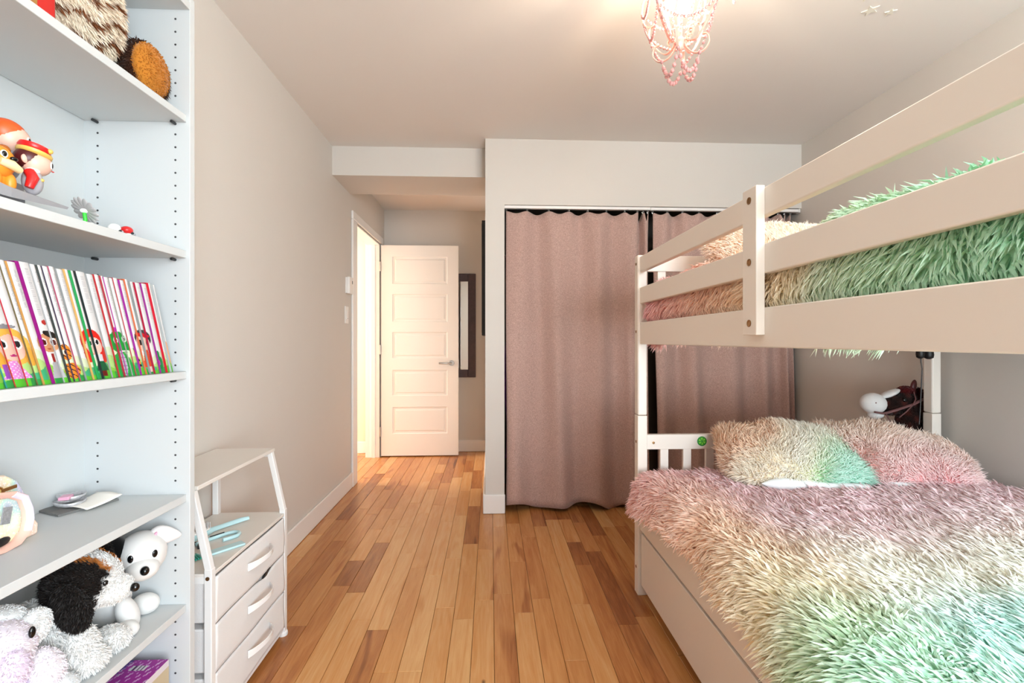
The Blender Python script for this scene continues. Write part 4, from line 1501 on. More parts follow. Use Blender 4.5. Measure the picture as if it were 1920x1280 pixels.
BX('top_shelf', (UB, UY0 + .02, 0.699), (-0.832, UY1 + .006, 0.711), 'cream_top', du, bevel=.0015)
BX('front_bar', (UX - ft + .002, UY0 + ft, 0.022), (UX - .004, UY1 - ft, 0.036), 'metal_white', du)
bands = [(0.319, 0.451), (0.177, 0.313), (0.037, 0.171)]
for k, (a, b) in enumerate(bands):
    fr_ = MB().grid(lambda u, v: (UX - .004 + .0035 * math.sin(math.pi * u) * math.sin(math.pi * v) - .0016 * math.sin(9 * u + 5 * v + k), UY0 + ft + .002 + (UY1 - UY0 - 2 * ft - .004) * u, a + (b - a) * v - (.010 * math.exp(-((u - .66) / .10) ** 2) if k == 1 else 0) * v), 40, 12)
    d_ = fr_.build('drawer', 'fabric_white', du, smooth=70)
    sm_ = d_.modifiers.new('thick', 'SOLIDIFY')
    sm_.thickness = .006
    sm_.offset = 0
    BX('drawer_box', (UB + ft + .004, UY0 + ft - .006, a + .004), (UX - .010, UY1 - ft - .004, b - .008), 'fabric_white', d_, bevel=.004)
    zh = b - .052
    pts = []
    for j in range(15):
        f = j / 14
        pts.append((UX + .002 + .036 * math.sin(math.pi * f) ** .8, 1.555 + .150 * f, zh - .004 + .012 * math.sin(math.pi * f * .9)))
    mb = MB()
    n = len(pts)
    for j, q in enumerate(pts):
        hw = .0085 + .004 * (abs(2 * j / (n - 1) - 1) ** 3)
        mb.v += [(q[0], q[1], q[2] - hw), (q[0] + .003, q[1], q[2] - hw), (q[0] + .003, q[1], q[2] + hw), (q[0], q[1], q[2] + hw)]
    for j in range(n - 1):
        for i in range(4):
            mb.f.append((4 * j + i, 4 * j + (i + 1) % 4, 4 * j + 4 + (i + 1) % 4, 4 * j + 4 + i))
            mb.c.append(None)
    mb.f += [(3, 2, 1, 0), tuple(4 * (n - 1) + i for i in range(4))]
    mb.c += [None, None]
    mb.build('handle', 'metal_white', d_, bevel=.0012)
MB().prism([(1.655, .298), (1.690, .304), (1.722, .318), (1.716, .3205), (1.695, .3215)], 0, UX - .0062, UX - .0005).build('gap_shade', 'dkplastic', du)  # solid dark sliver standing in for the shade inside the sagging drawer's opening

# things on its worktop
ZW = 0.4686
hb = thing('hairbrush', 'pale blue hairbrush with white bristles on the drawer unit', 'hairbrush', (-0.93, 1.68, ZW))
path = [(-0.881, 1.764), (-0.899, 1.748), (-0.918, 1.716), (-0.937, 1.684), (-0.951, 1.660), (-0.968, 1.628), (-0.985, 1.594), (-1.000, 1.566)]
MB().tube([(x, y, ZW + .0105) for x, y in path], [.007, .009, .009, .0085, .010, .019, .021, .012], 14, squash=.55).build('handle', 'aqua', hb, smooth=60)
bd_ = MB().ellip((-0.974, 1.612, ZW + .020), (.017, .045, .006), (0, 0, R(-27)), 18, 10).build('cushion', 'whitepl', hb)
bb = MB()
for i in range(-4, 5):
    for j in range(-1, 2):
        a = Vector((-0.974, 1.612, ZW + .023)) + Euler((0, 0, R(-27))).to_matrix() @ Vector((j * .010, i * .0095, 0))
        bb.cyl(a, a + Vector((random.uniform(-.002, .002), random.uniform(-.002, .002), .020)), .0011, 5)
bo = bb.build('bristles', 'silver', bd_)
bo['kind'] = 'stuff'
hc = thing('hair_curler', 'thin pale blue hooked hair tool between brush and comb', 'hair tool', (-0.89, 1.61, ZW))
MB().tube([(x, y, ZW + .007) for x, y in ((-0.938, 1.550), (-0.919, 1.590), (-0.887, 1.634), (-0.871, 1.645), (-0.855, 1.643), (-0.847, 1.633), (-0.845, 1.615), (-0.856, 1.597), (-0.872, 1.579))], .0062, 10).build('hook', 'aqua', hc, smooth=60)
MB().tube([(-0.919, 1.590, ZW + .0135), (-0.893, 1.626, ZW + .0138)], .0022, 6).build('inlay', 'dkplastic', hc)
MB().tube([(-0.975, 1.520, ZW + .006), (-0.950, 1.555, ZW + .007), (-0.935, 1.562, ZW + .006), (-0.918, 1.530, ZW + .004)], [.004, .006, .006, .005], 8).build('clip', 'dkplastic', hc, smooth=60)
cb = thing('comb', 'flat pale blue comb with green teeth nearest the drawer fronts', 'comb', (-0.85, 1.50, ZW))
cang = math.atan2(1.568 - 1.473, -0.815 + 0.895)
cm = Matrix.Rotation(cang, 3, 'Z')
cc_ = Vector((-0.838, 1.517, ZW + .004))
MB().obox(cc_, (.062, .017, .0035), cm).build('handle', 'aqua', cb, bevel=.003)
for i in range(9):
    a = cc_ + cm @ Vector((-.066 - i * .0065, .004, .001))
    MB().obox(a, (.0018, .022, .0025), cm).build('tooth', 'teal', cb)
MB().obox(cc_ + cm @ Vector((-.094, .020, 0)), (.034, .004, .003), cm).build('spine', 'aqua', cb, bevel=.001)

# ================================================================== SOFT TOYS
def furpart(parent, name, c, rad, rot, col, n, length, width=.0024, lean=(0, 0, -.35), warp=None, tip=1.08, grav=.2):
    o = MB().ellip(c, rad, rot, 28, 18, warp=warp).build(name, 'plush', parent, smooth=80)
    co = np.array([v.co[:] for v in o.data.vertices]) + np.array(wloc(o))
    fn = col if callable(col) else (lambda P: np.tile(np.array(lin(col)), (len(P), 1)))
    cc = fn(co)
    at = o.data.color_attributes.new('Col', 'FLOAT_COLOR', 'POINT')
    at.data.foreach_set('color', np.concatenate([cc, np.ones((len(cc), 1))], axis=1).reshape(-1).astype(np.float32))
    if n:
        p, nn = mesh_samples(o, int(n * 0.68))
        k = fn(p)
        f = .76 + .10 * rng.random((len(p), 1))
        strands('pile', o, p, nn, np.tile(np.array(lean), (len(p), 1)) + swirl(p, 30.0) * .35, length, width, np.clip(k * f, 0, .98), np.clip(k * tip * f + .01, 0, .985), grav=grav, segs=2)
    return o


def ball(parent, name, c, r, mat, rot=(0, 0, 0)):
    rad = r if hasattr(r, '__len__') else (r, r, r)
    return MB().ellip(c, rad, rot, 16, 10).build(name, mat, parent, smooth=80)


WHT = 'F0F0EE'
# big striped plush on the top shelf
S1 = SHELF['s1'][1]
pt = thing('striped_plush', 'large brown striped plush animal with an orange foot on the top bookcase shelf', 'plush toy', (-0.87, 0.93, S1))


def tabby(P):
    q = P[:, 2] * 165 - (P[:, 1] - .95) * 55 + 1.4 * np.sin(P[:, 1] * 40) + 1.1 * np.sin(P[:, 1] * 95 + P[:, 0] * 60)
    f = np.clip((np.sin(q) - .5) / .3, 0, 1)[:, None]
    return np.array(lin('F6E8D2')) * (1 - f) + np.array(lin('7A4420')) * f


furpart(pt, 'body', (-0.878, 0.985, S1 + .128), (.105, .120, .122), (0, 0, 0), tabby, 14000, .014, .0022, (0.1, .3, -.5))
furpart(pt, 'head', (-0.895, 0.97, S1 + .205), (.070, .105, .045), (0, 0, 0), '2A1A12', 2500, .016, .0022)
ftc = (-0.795, 1.145, S1 + .068)
fp_ = furpart(pt, 'foot', (-0.812, 1.147, ftc[2]), (.034, .060, .064), (R(12), 0, 0), '3A2012', 4200, .011, .002, (-.2, 0, 0))
furpart(pt, 'sole', (-0.793, 1.140, ftc[2]), (.022, .053, .057), (R(12), 0, 0), 'C8802E', 3000, .004, .0018, (.2, 0, 0))
furpart(pt, 'arm', (-0.885, 1.085, S1 + .195), (.035, .040, .042), (R(30), 0, 0), '241610', 2200, .014, .0022)
rp = thing('red_package', 'red patterned package beside the striped plush', 'package', (-0.80, 0.80, S1))
MB().box((-0.86, 0.70, S1), (-0.765, 0.868, S1 + .045)).build('wrapping', 'red_wrap', rp, bevel=.004)
for k in range(3):
    BX('gold_band', (-0.7652, 0.72 + .05 * k, S1 + .004), (-0.7644, 0.732 + .05 * k, S1 + .042), 'gold', rp)

S5 = SHELF['s5'][1]
# brown and white puppy
d1 = thing('plush_puppy', 'fluffy white plush puppy with black and rust ears on the lower shelf', 'plush toy', (-0.86, 1.0, S5), 'plush toys on the lower bookcase shelf')
furpart(d1, 'body', (-0.875, 0.955, S5 + .078), (.060, .062, .074), (0, 0, 0), lambda P: np.where((P[:, 0] < -.90)[:, None] & (P[:, 1] < 1.2)[:, None], np.array(lin('1A1412')), np.array(lin(WHT))), 5200, .017, .0022)


PH = np.array([-0.826, 0.998, S5 + .168])
PF = np.array([0.90, 0.30, -0.28]); PF /= np.linalg.norm(PF)
PS = np.cross(PF, np.array([0, 0, 1.0])); PS /= np.linalg.norm(PS)


def pup(P):
    # white blaze and muzzle, dark patch round each eye with a rust rim
    d = nrm(P - PH)
    f, sd = d @ PF, d @ PS
    up = d[:, 2]
    c = np.tile(np.array(lin('18120F')), (len(P), 1))
    rust = (np.abs(sd) < .46) & (f > -.6)
    c[rust & (up > -.2)] = lin('B06C30')
    c[((np.abs(sd) < .27) & (f > -.35)) | (f > .72) | (up < -.62)] = lin('F0F0EE')
    return c


furpart(d1, 'head', tuple(PH), (.060, .062, .056), (0, 0, 0), pup, 6500, .009, .002, tuple(-.5 * PF))
furpart(d1, 'muzzle', tuple(PH + PF * .050 + np.array([0, 0, -.010])), (.030, .036, .026), (0, 0, R(-20)), 'F0F0EE', 2200, .006, .0018, tuple(-.4 * PF))
ball(d1, 'nose', tuple(PH + PF * .088 + np.array([0, 0, -.002])), (.009, .008, .009), 'eye')
for sg in (1, -1):
    ball(d1, 'eye', tuple(PH + .057 * nrm((PF * .72 + PS * .5 * sg + np.array([0, 0, .28]))[None])[0]), .006, 'eye')
furpart(d1, 'ear', (-0.800, 0.938, S5 + .150), (.034, .016, .048), (R(10), R(-10), R(-10)), '181311', 3600, .009, .002, (0, 0, -.6))
furpart(d1, 'ear', (-0.850, 1.060, S5 + .180), (.030, .015, .040), (R(-14), 0, 0), '181311', 1800, .009, .002, (0, 0, -.6))
furpart(d1, 'foreleg', (-0.812, 0.965, S5 + .050), (.030, .034, .052), (R(6), 0, 0), 'F0F0EE', 3000, .011, .002)
furpart(d1, 'paw', (-0.800, 0.972, S5 + .026), (.032, .032, .024), (0, 0, 0), 'F0F0EE', 1800, .009, .002)
furpart(d1, 'paw', (-0.806, 1.040, S5 + .026), (.033, .029, .024), (0, 0, 0), 'F0F0EE', 1800, .009, .002)
# smooth white puppy with one black ear
d2 = thing('plush_puppy', 'smooth white plush dog with one black ear sitting in the shelf corner', 'plush toy', (-0.87, 1.14, S5), 'plush toys on the lower bookcase shelf')
ps = dict(n=0, length=0)
furpart(d2, 'body', (-0.895, 1.140, S5 + .060), (.048, .050, .062), (0, 0, 0), WHT, 0, 0)
DH = Vector((-0.822, 1.150, S5 + .156))
DF, DR, DU = Vector((.62, -.77, -.12)).normalized(), Vector((.77, .63, 0)).normalized(), Vector((0, 0, 1))
furpart(d2, 'head', DH, (.050, .050, .052), (0, 0, 0), WHT, 0, 0)
furpart(d2, 'muzzle', DH + DF * .040 - DU * .016, (.032, .032, .025), (0, 0, R(-50)), WHT, 0, 0)
ball(d2, 'nose', DH + DF * .072 - DU * .006 + DR * .002, (.011, .009, .010), 'eye', (0, 0, R(-50)))
furpart(d2, 'ear', DH - DR * .042 + DU * .016, (.028, .022, .036), (R(10), R(-18), R(-50)), '0C0B0C', 0, 0)
furpart(d2, 'ear', DH + DR * .046 + DU * .030 - DF * .004, (.034, .016, .021), (0, R(14), math.atan2(DR.y, DR.x)), 'FBF8F8', 0, 0, warp=lambda q: (q.x, q.y * (1 - .4 * q.x), q.z * (1 - .45 * q.x)))
ball(d2, 'inner_ear', DH + DR * .024 + DU * .040 + DF * .010, (.004, .006, .010), 'pinkpl', (0, R(30), math.atan2(DR.y, DR.x)))
for k_, sg in ((0, 1), (1, -1)):
    e_ = (DF * .86 + DR * .42 * sg + DU * .30).normalized()
    ball(d2, 'eye_white', DH + e_ * .0490, (.003, .0085, .0120), 'eye_white', (0, 0, math.atan2(e_.y, e_.x)))
    ball(d2, 'eye', DH + e_ * .0512 - DU * .001, (.003, .0060, .0088), 'eye', (0, 0, math.atan2(e_.y, e_.x)))
furpart(d2, 'foreleg', (-0.822, 1.108, S5 + .040), (.020, .022, .042), (R(14), R(-10), 0), WHT, 0, 0)
furpart(d2, 'hind_foot', (-0.832, 1.178, S5 + .024), (.030, .024, .024), (0, 0, 0), WHT, 0, 0)
furpart(d2, 'hind_foot', (-0.806, 1.084, S5 + .018), (.024, .020, .018), (0, 0, 0), WHT, 0, 0)
# pastel long-eared plush, cut by the left edge
d3 = thing('plush_animal', 'pastel lilac plush animal with big pale ears at the left edge of the lower shelf', 'plush toy', (-0.85, 0.86, S5), 'plush toys on the lower bookcase shelf')


def pastel(P):
    q = P[:, 2] * 9 + .5 * np.sin(P[:, 1] * 30)
    return ramp(np.mod(q, 1.2), [(0, 'E6D6EC'), (.3, 'DCCDEA'), (.6, 'DDE8E2'), (.9, 'EED8DC'), (1.2, 'E6D6EC')])


furpart(d3, 'body', (-0.855, 0.850, S5 + .055), (.055, .058, .060), (0, 0, 0), pastel, 3000, .006, .002)
furpart(d3, 'head', (-0.832, 0.828, S5 + .135), (.052, .052, .050), (0, 0, 0), 'F2EAF4', 3000, .005, .0018)
furpart(d3, 'ear', (-0.815, 0.880, S5 + .148), (.016, .034, .030), (R(-12), 0, R(8)), 'F4F6F6', 1600, .005, .0018)
furpart(d3, 'ear', (-0.850, 0.858, S5 + .178), (.030, .038, .018), (R(-20), 0, 0), 'EEF0F0', 1600, .005, .0018)
ball(d3, 'eye', (-0.783, 0.843, S5 + .160), (.004, .0055, .010), 'eye')
furpart(d3, 'trunk', (-0.790, 0.812, S5 + .115), (.024, .026, .035), (R(-10), 0, 0), 'EEE0F2', 1300, .005, .0018)
furpart(d3, 'arm', (-0.808, 0.888, S5 + .062), (.030, .030, .045), (R(14), 0, 0), 'F6F0F8', 1600, .006, .002)
furpart(d3, 'paw', (-0.790, 0.905, S5 + .022), (.026, .024, .022), (0, 0, 0), 'E2E6E8', 700, .004, .0018)
furpart(d3, 'paw', (-0.790, 0.840, S5 + .028), (.030, .030, .028), (0, 0, 0), 'F6E2E0', 900, .004, .0018)

# ================================================================== SHELF BITS
S4 = SHELF['s4'][1]
bag = thing('glitter_bag', 'iridescent pink glitter bag with a rose strap on the shelf', 'bag', (-0.88, 0.92, S4))
brot = Matrix.Rotation(R(6), 3, 'Z')   # the face turned towards the room
bcn = Vector((-0.920, 0.900, S4))
poly = [(-.080, 0), (.080, 0), (.084, .02), (.066, .045), (.062, .085), (.048, .115), (.024, .132), (0, .136), (-.024, .132), (-.048, .115), (-.062, .085), (-.066, .045), (-.084, .02)]
mb = MB()
for sg in (-.028, .028):
    mb.v += [tuple(bcn + brot @ Vector((sg * (1 - .45 * q[1] / .136), q[0], q[1]))) for q in poly]
N = len(poly)
mb.f = [tuple(range(N)), tuple(reversed(range(N, 2 * N)))] + [(i, N + i, N + (i + 1) % N, (i + 1) % N) for i in range(N)]
mb.c = [None] * len(mb.f)
mb.build('pouch', 'glitter', bag, bevel=.004, seg=3)
loop = [(-.02, .105), (.012, .098), (.034, .085), (.044, .060), (.046, .040), (.040, .020), (.020, .006), (-.01, .004), (-.04, .008)]
lp = [bcn + brot @ Vector((.036 - .06 * q[1] * .1, q[0], q[1])) for q in loop]
st = MB().tube(lp, .0085, 10, squash=.35).build('strap', 'strap', bag, smooth=60)
MB().tube([q + Vector((.003, 0.001, 0)) for q in lp[1:6]], .006, 8, squash=.5).build('lining', 'strap_in', st, smooth=60)
MB().tube([bcn + brot @ Vector((.032, -.012 + .010 * math.cos(a), .108 + .010 * math.sin(a))) for a in [2 * math.pi * i / 14 for i in range(14)]], .0022, 8, closed=True).build('ring', 'gold', bag)
MB().obox(bcn + brot @ Vector((.036, .004, .112)), (.0015, .016, .003), brot).build('bar', 'gold', bag)
MB().obox(bcn + brot @ Vector((.032, .005, .062)), (.001, .009, .015), brot @ Matrix.Rotation(R(-12), 3, 'X')).build('tag', 'tag', bag)
MB().ellip(bcn + brot @ Vector((.030, -.002, .016)), (.003, .018, .008), (0, 0, R(6)), 12, 8).build('patch', 'black', bag)

lf = thing('leaflet', 'folded grey leaflet lying under the watch on the shelf', 'leaflet', (-0.95, 1.14, S4))
MB().obox((-0.952, 1.138, S4 + .0026), (.040, .058, .0022), (0, 0, R(-24))).build('sheet', 'paper_grey', lf)
MB().grid(lambda u, v: (-0.975 + .075 * u + .02 * v, 1.115 + .075 * v - .02 * u, S4 + .006 + .010 * v * v + .004 * math.sin(3 * u)), 8, 8).build('fold', 'pages', lf).modifiers.new('thick', 'SOLIDIFY').thickness = .0008
wa = thing('watch', 'silver child watch with a pink clasp lying on the grey leaflet', 'watch', (-0.965, 1.135, S4 + .006))
for k, (c, r, m_) in enumerate((((-0.965, 1.128, S4 + .013), .024, 'silver'), ((-0.972, 1.140, S4 + .024), .022, 'silver'))):
    pts = [(c[0] + r * 1.15 * math.cos(a), c[1] + r * math.sin(a), c[2] + .002 * math.sin(2 * a)) for a in [2 * math.pi * i / 22 for i in range(22)]]
    MB().tube(pts, .0052, 8, closed=True, squash=.5).build('strap', m_, wa, smooth=60)
MB().obox((-0.965, 1.118, S4 + .027), (.010, .013, .004), (0, 0, R(20))).build('clasp', 'pinkpl', wa, bevel=.002)

# figures on the second shelf
S2 = SHELF['s2'][1]
gl = thing('toy_glider', 'grey angular plastic toy base with a pointed end under the figurines', 'toy', (-0.80, 0.86, S2))
MB().add([(-0.790, 0.70, S2 + .046), (-0.775, 0.80, S2 + .024), (-0.776, 0.905, S2 + .0215), (-0.850, 0.84, S2 + .050), (-0.850, 0.70, S2 + .060),
          (-0.790, 0.70, S2 + .012), (-0.775, 0.80, S2 + .008), (-0.776, 0.902, S2 + .0165), (-0.850, 0.84, S2 + .030), (-0.850, 0.70, S2 + .012)],
         [(0, 1, 2, 3, 4), (9, 8, 7, 6, 5), (0, 5, 6, 1), (1, 6, 7, 2), (2, 7, 8, 3), (3, 8, 9, 4), (4, 9, 5, 0)]).build('wing', 'greypl', gl, smooth=0)
MB().add([(-0.85, 0.80, S2 + .050), (-0.85, 0.90, S2 + .058), (-0.90, 0.86, S2 + .085), (-0.90, 0.78, S2 + .09), (-0.85, 0.80, S2 + .035), (-0.85, 0.90, S2 + .045), (-0.90, 0.86, S2 + .070), (-0.90, 0.78, S2 + .075)],
         [(0, 1, 2, 3), (7, 6, 5, 4), (0, 4, 5, 1), (1, 5, 6, 2), (2, 6, 7, 3), (3, 7, 4, 0)]).build('tail', 'greypl', gl, smooth=0)
MB().box((-0.84, 0.74, S2), (-0.79, 0.84, S2 + .02)).build('keel', 'greypl', gl, bevel=.003)


def eyes(t, c, r, dirs, mat='eye'):
    for d in dirs:
        d = Vector(d).normalized()
        p = Vector(c) + d * r
        rz = (0, 0, math.atan2(d.y, d.x))
        ball(t, 'eye_white', p - d * .0008, (.0018, .0052, .0066), 'eye_white', rz)
        ball(t, 'eye', p + d * .0004, (.0014, .0034, .0048), mat, rz)


g1 = thing('girl_figurine', 'small toy girl figurine with orange hair behind the toy lion', 'figurine', (-0.86, 0.885, S2 + .05), 'toy figurines on the second shelf')
ball(g1, 'head', (-0.860, 0.886, S2 + .138), (.026, .028, .027), 'skin')
MB().ellip((-0.864, 0.883, S2 + .144), (.027, .030, .0265), (R(-16), 0, 0), 20, 12).build('hair', 'orange_hair', g1, smooth=80)
ball(g1, 'body', (-0.862, 0.884, S2 + .095), (.016, .018, .032), 'greypl')
ball(g1, 'mouth', (-0.836, 0.900, S2 + .126), (.0016, .004, .0014), 'red')
eyes(g1, (-0.860, 0.886, S2 + .137), .0262, ((.95, .30, .0), (.55, .85, -.1)))
l1 = thing('lion_figurine', 'small orange toy lion figurine with a brown mane', 'figurine', (-0.83, 0.835, S2 + .05), 'toy figurines on the second shelf')
ball(l1, 'mane', (-0.838, 0.832, S2 + .074), (.022, .030, .033), 'mane')
ball(l1, 'head', (-0.822, 0.825, S2 + .076), (.020, .025, .027), 'lion')
ball(l1, 'body', (-0.832, 0.828, S2 + .050), (.017, .020, .024), 'lion')
for s in (-.012, .012):
    ball(l1, 'foreleg', (-0.816, 0.828 + s, S2 + .044), (.008, .008, .016), 'lion')
MB().tube([(-0.805, 0.812, S2 + .072), (-0.800, 0.825, S2 + .070), (-0.803, 0.842, S2 + .066)], [.006, .008, .006], 10).build('muzzle', 'muzzle', l1, smooth=60)
ball(l1, 'nose', (-0.799, 0.829, S2 + .080), (.004, .006, .004), 'eye')
eyes(l1, (-0.822, 0.825, S2 + .080), .0205, ((.9, -.35, .25),))
ball(l1, 'ear', (-0.832, 0.846, S2 + .102), (.007, .010, .009), 'mane')
p1 = thing('prince_figurine', 'small toy boy figurine with a red and gold crown', 'figurine', (-0.815, 0.875, S2 + .035), 'toy figurines on the second shelf')
ball(p1, 'head', (-0.815, 0.884, S2 + .093), (.0215, .023, .022), 'skin')
ball(p1, 'hair', (-0.820, 0.879, S2 + .098), (.0215, .0235, .0205), 'darkhair')
MB().lathe([(.021, 0), (.0245, .003), (.0245, .007), (.021, .008)], (-0.817, 0.882, S2 + .106), (R(-10), R(8), 0), 20).build('crown_band', 'yellow', p1, smooth=60)
MB().lathe([(.019, 0), (.0225, .005), (.021, .011), (.013, .013)], (-0.817, 0.8815, S2 + .113), (R(-10), R(8), 0), 20).build('crown', 'red', p1, smooth=60)
for a in (20, 75, 130):
    ball(p1, 'crown_ball', (-0.817 + .023 * math.cos(R(a)), 0.882 + .023 * math.sin(R(a)), S2 + .1185 - .004 * math.sin(R(a))), .0045, 'yellow')
ball(p1, 'torso', (-0.813, 0.876, S2 + .058), (.014, .015, .024), 'grey_vest')
MB().tube([(-0.808, 0.865, S2 + .072), (-0.799, 0.862, S2 + .060), (-0.802, 0.858, S2 + .042)], [.008, .0085, .006], 10).build('sleeve', 'red', p1, smooth=60)
ball(p1, 'collar', (-0.810, 0.873, S2 + .076), (.010, .010, .005), 'whitepl')
ball(p1, 'button', (-0.800, 0.880, S2 + .062), .003, 'yellow')
ball(p1, 'mouth', (-0.797, 0.897, S2 + .083), (.0014, .003, .001), 'red')
ball(p1, 'ear', (-0.812, 0.862, S2 + .094), (.004, .007, .008), 'skin')
eyes(p1, (-0.815, 0.884, S2 + .094), .0215, ((.86, .50, -.05),))

fl = thing('toy_flower', 'grey ribbed toy flower on a green stem leaning on the shelf', 'toy', (-0.82, 0.985, S2))
fm = Euler((R(-52), R(20), 0)).to_matrix()
fc0 = Vector((-0.815, 0.985, S2 + .036))
for k in range(14):
    a = 2 * math.pi * k / 14
    MB().ellip(fc0 + fm @ Vector((.0165 * math.cos(a), .0165 * math.sin(a), .002)), (.0125, .0062, .0022), (fm @ Matrix.Rotation(a, 3, 'Z')).to_euler(), 10, 6).build('petal', 'flower', fl, smooth=80)
ball(fl, 'centre', fc0, (.007, .007, .005), 'whitepl')
MB().tube([fc0, fc0 + Vector((.004, -.002, -.018)), (fc0.x - .002, fc0.y, S2)], .0034, 8).build('stem', 'green', fl, smooth=60)
ball(fl, 'base', (fc0.x + .004, fc0.y + .010, S2 + .008), (.009, .010, .008), 'whitepl')
for lab, x, y, m_ in (('tiny white domed toy next to the grey toy flower', -0.895, 1.165, 'whitepl'), ('tiny red capped toy nearest the bookcase side', -0.885, 1.190, 'red')):
    s_ = thing('tiny_toy', lab, 'toy', (x, y, S2), 'tiny toys on the second shelf')
    ball(s_, 'cap', (x, y, S2 + .044), (.013, .013, .010), m_)
    MB().lathe([(.008, 0), (.0095, .012), (.0085, .034), (.006, .040)], (x + .001, y + .001, S2), n=14).build('stand', 'whitepl', s_, smooth=60)
    ball(s_, 'spot', (x + .010, y + .004, S2 + .038), (.004, .004, .003), 'dkplastic')
    ball(s_, 'muzzle', (x + .009, y + .009, S2 + .037), (.005, .006, .004), 'silver')

# game box on the bottom shelf
S6 = SHELF['s6'][1]
gb = thing('game_box', 'purple printed game box on the bottom shelf', 'box', (-0.86, 1.04, S6))
GX0, GX1, GY0, GY1, GZ = -0.955, -0.779, 0.90, 1.180, 0.354


def gart(u, v):
    x, y = u, v                      # u across (wall to room), v towards the far end
    n = math.sin(53 * u + 3) * math.sin(47 * v + 1) + math.sin(91 * u - 60 * v)
    c = '4A2490' if u + .25 * (1 - v) < .55 else ('B01EA8' if n < .9 else 'E8A8EC')
    if n > 1.35 and u > .3: c = 'F0D0F4'
    if .10 < u < .55 and v > .80 and math.sin(v * 170) > 0 and math.sin(u * 60) > -.5: c = '9C86C8'
    if .62 < u < .82 and .86 < v < .93: c = 'F0F0F4' if math.sin(u * 120) > -.4 else '5A1A6A'
    w_ = (u - .30) / .62
    if v < .66 - .18 * (1 - w_) and v > .1 and .12 < u < .90:
        edge = v > .62 - .18 * (1 - w_) or u > .87
        c = 'F2F2F4' if edge else ('1E9C98' if v + .3 * u > .55 else '6A7A78')
        if not edge and math.sin(31 * u + 2) * math.sin(37 * v) > .55: c = 'B8C838' if u < .5 else '7CC8C4'
    return c


def gside(u, v):
    c = 'D8C8A8'
    if ell(u, v, .80, .45, .05, .30): c = 'D88A3A'
    if ell(u, v, .92, .5, .05, .3): c = '4AA83A'
    if v > .93: c = 'F0E8F0'
    if u < .55 and math.sin(u * 30) * math.sin(v * 9) > .2: c = '8E2A9A'
    return c


mb = MB()
mb.grid(lambda u, v: (GX0 + (GX1 - GX0) * u, GY0 + (GY1 - GY0) * v, GZ), 60, 96, gart)
mb.grid(lambda u, v: (GX1, GY0 + (GY1 - GY0) * u, S6 + (GZ - S6) * v), 60, 50, gside)
mb.add([(GX0, GY0, S6), (GX1, GY0, S6), (GX1, GY1, S6), (GX0, GY1, S6), (GX0, GY0, GZ), (GX1, GY0, GZ), (GX1, GY1, GZ), (GX0, GY1, GZ)], [(0, 3, 2, 1), (0, 1, 5, 4), (2, 3, 7, 6), (3, 0, 4, 7)], '6A2A9A')
mb.build('carton', 'print', gb, smooth=0, fixn=False)

# ================================================================== HOBBY HORSE AND CORD
hh_ = thing('hobby_horse', 'dark brown hobby horse head with a white muzzle behind the pillows', 'hobby horse', (1.98, 2.17, 0))
HY = 2.175


def hcol(P):
    n = np.sin(P[:, 0] * 90) * np.sin(P[:, 2] * 80 + 1)
    return ramp(n, [(-1, '1A0E0C'), (.2, '2A1612'), (1, '5A241C')])


furpart(hh_, 'head', (1.945, HY, 0.826), (.098, .044, .050), (0, R(-14), 0), hcol, 3600, .008, .002, (.4, 0, -.2))
furpart(hh_, 'neck', (2.005, HY, 0.735), (.062, .045, .110), (0, R(16), 0), hcol, 3200, .009, .002, (.2, 0, -.4))
ball(hh_, 'muzzle', (1.822, HY - .004, 0.826), (.060, .048, .050), 'fabric_white', (0, R(8), 0))
ball(hh_, 'jaw', (1.832, HY - .004, 0.772), (.036, .034, .020), 'fabric_white', (0, R(-6), 0))
ball(hh_, 'blaze', (1.905, HY - .003, 0.872), (.052, .026, .014), 'fabric_white', (0, R(-22), 0))
MB().tube([(1.80, HY - .040, .790), (1.835, HY - .046, .784), (1.86, HY - .046, .788)], .005, 8).build('mouth', 'leather', hh_)
MB().ellip((2.026, HY, 0.905), (.014, .010, .034), (0, R(12), 0), 14, 10).build('ear', 'darkhair', hh_, smooth=80)
furpart(hh_, 'forelock', (1.985, HY, 0.888), (.034, .026, .018), (0, 0, 0), '5A1618', 900, .010, .0024)
furpart(hh_, 'mane', (2.045, HY, 0.815), (.022, .026, .085), (0, R(6), 0), '3A1012', 1500, .014, .0024)
ball(hh_, 'nostril', (1.80, HY - .047, .834), .003, 'leather')
ball(hh_, 'eye', (1.944, HY - .044, .846), (.011, .006, .010), 'eye')
for path in ([(1.850, HY - .045, .786), (1.90, HY - .052, .803), (1.974, HY - .052, .826), (2.04, HY - .040, .850)],
             [(1.996, HY - .034, .882), (1.990, HY - .050, .850), (1.974, HY - .053, .824), (1.945, HY - .050, .792), (1.915, HY - .044, .764)],
             [(1.855, HY - .040, .780), (1.868, HY - .045, .750), (1.895, HY - .046, .715)], ):
    MB().tube(path, .0062, 8, squash=.4).build('strap', 'leather', hh_, smooth=60)
MB().cyl((2.02, HY, 0), (2.012, HY, .66), .012, 12).build('stick', 'bed', hh_)

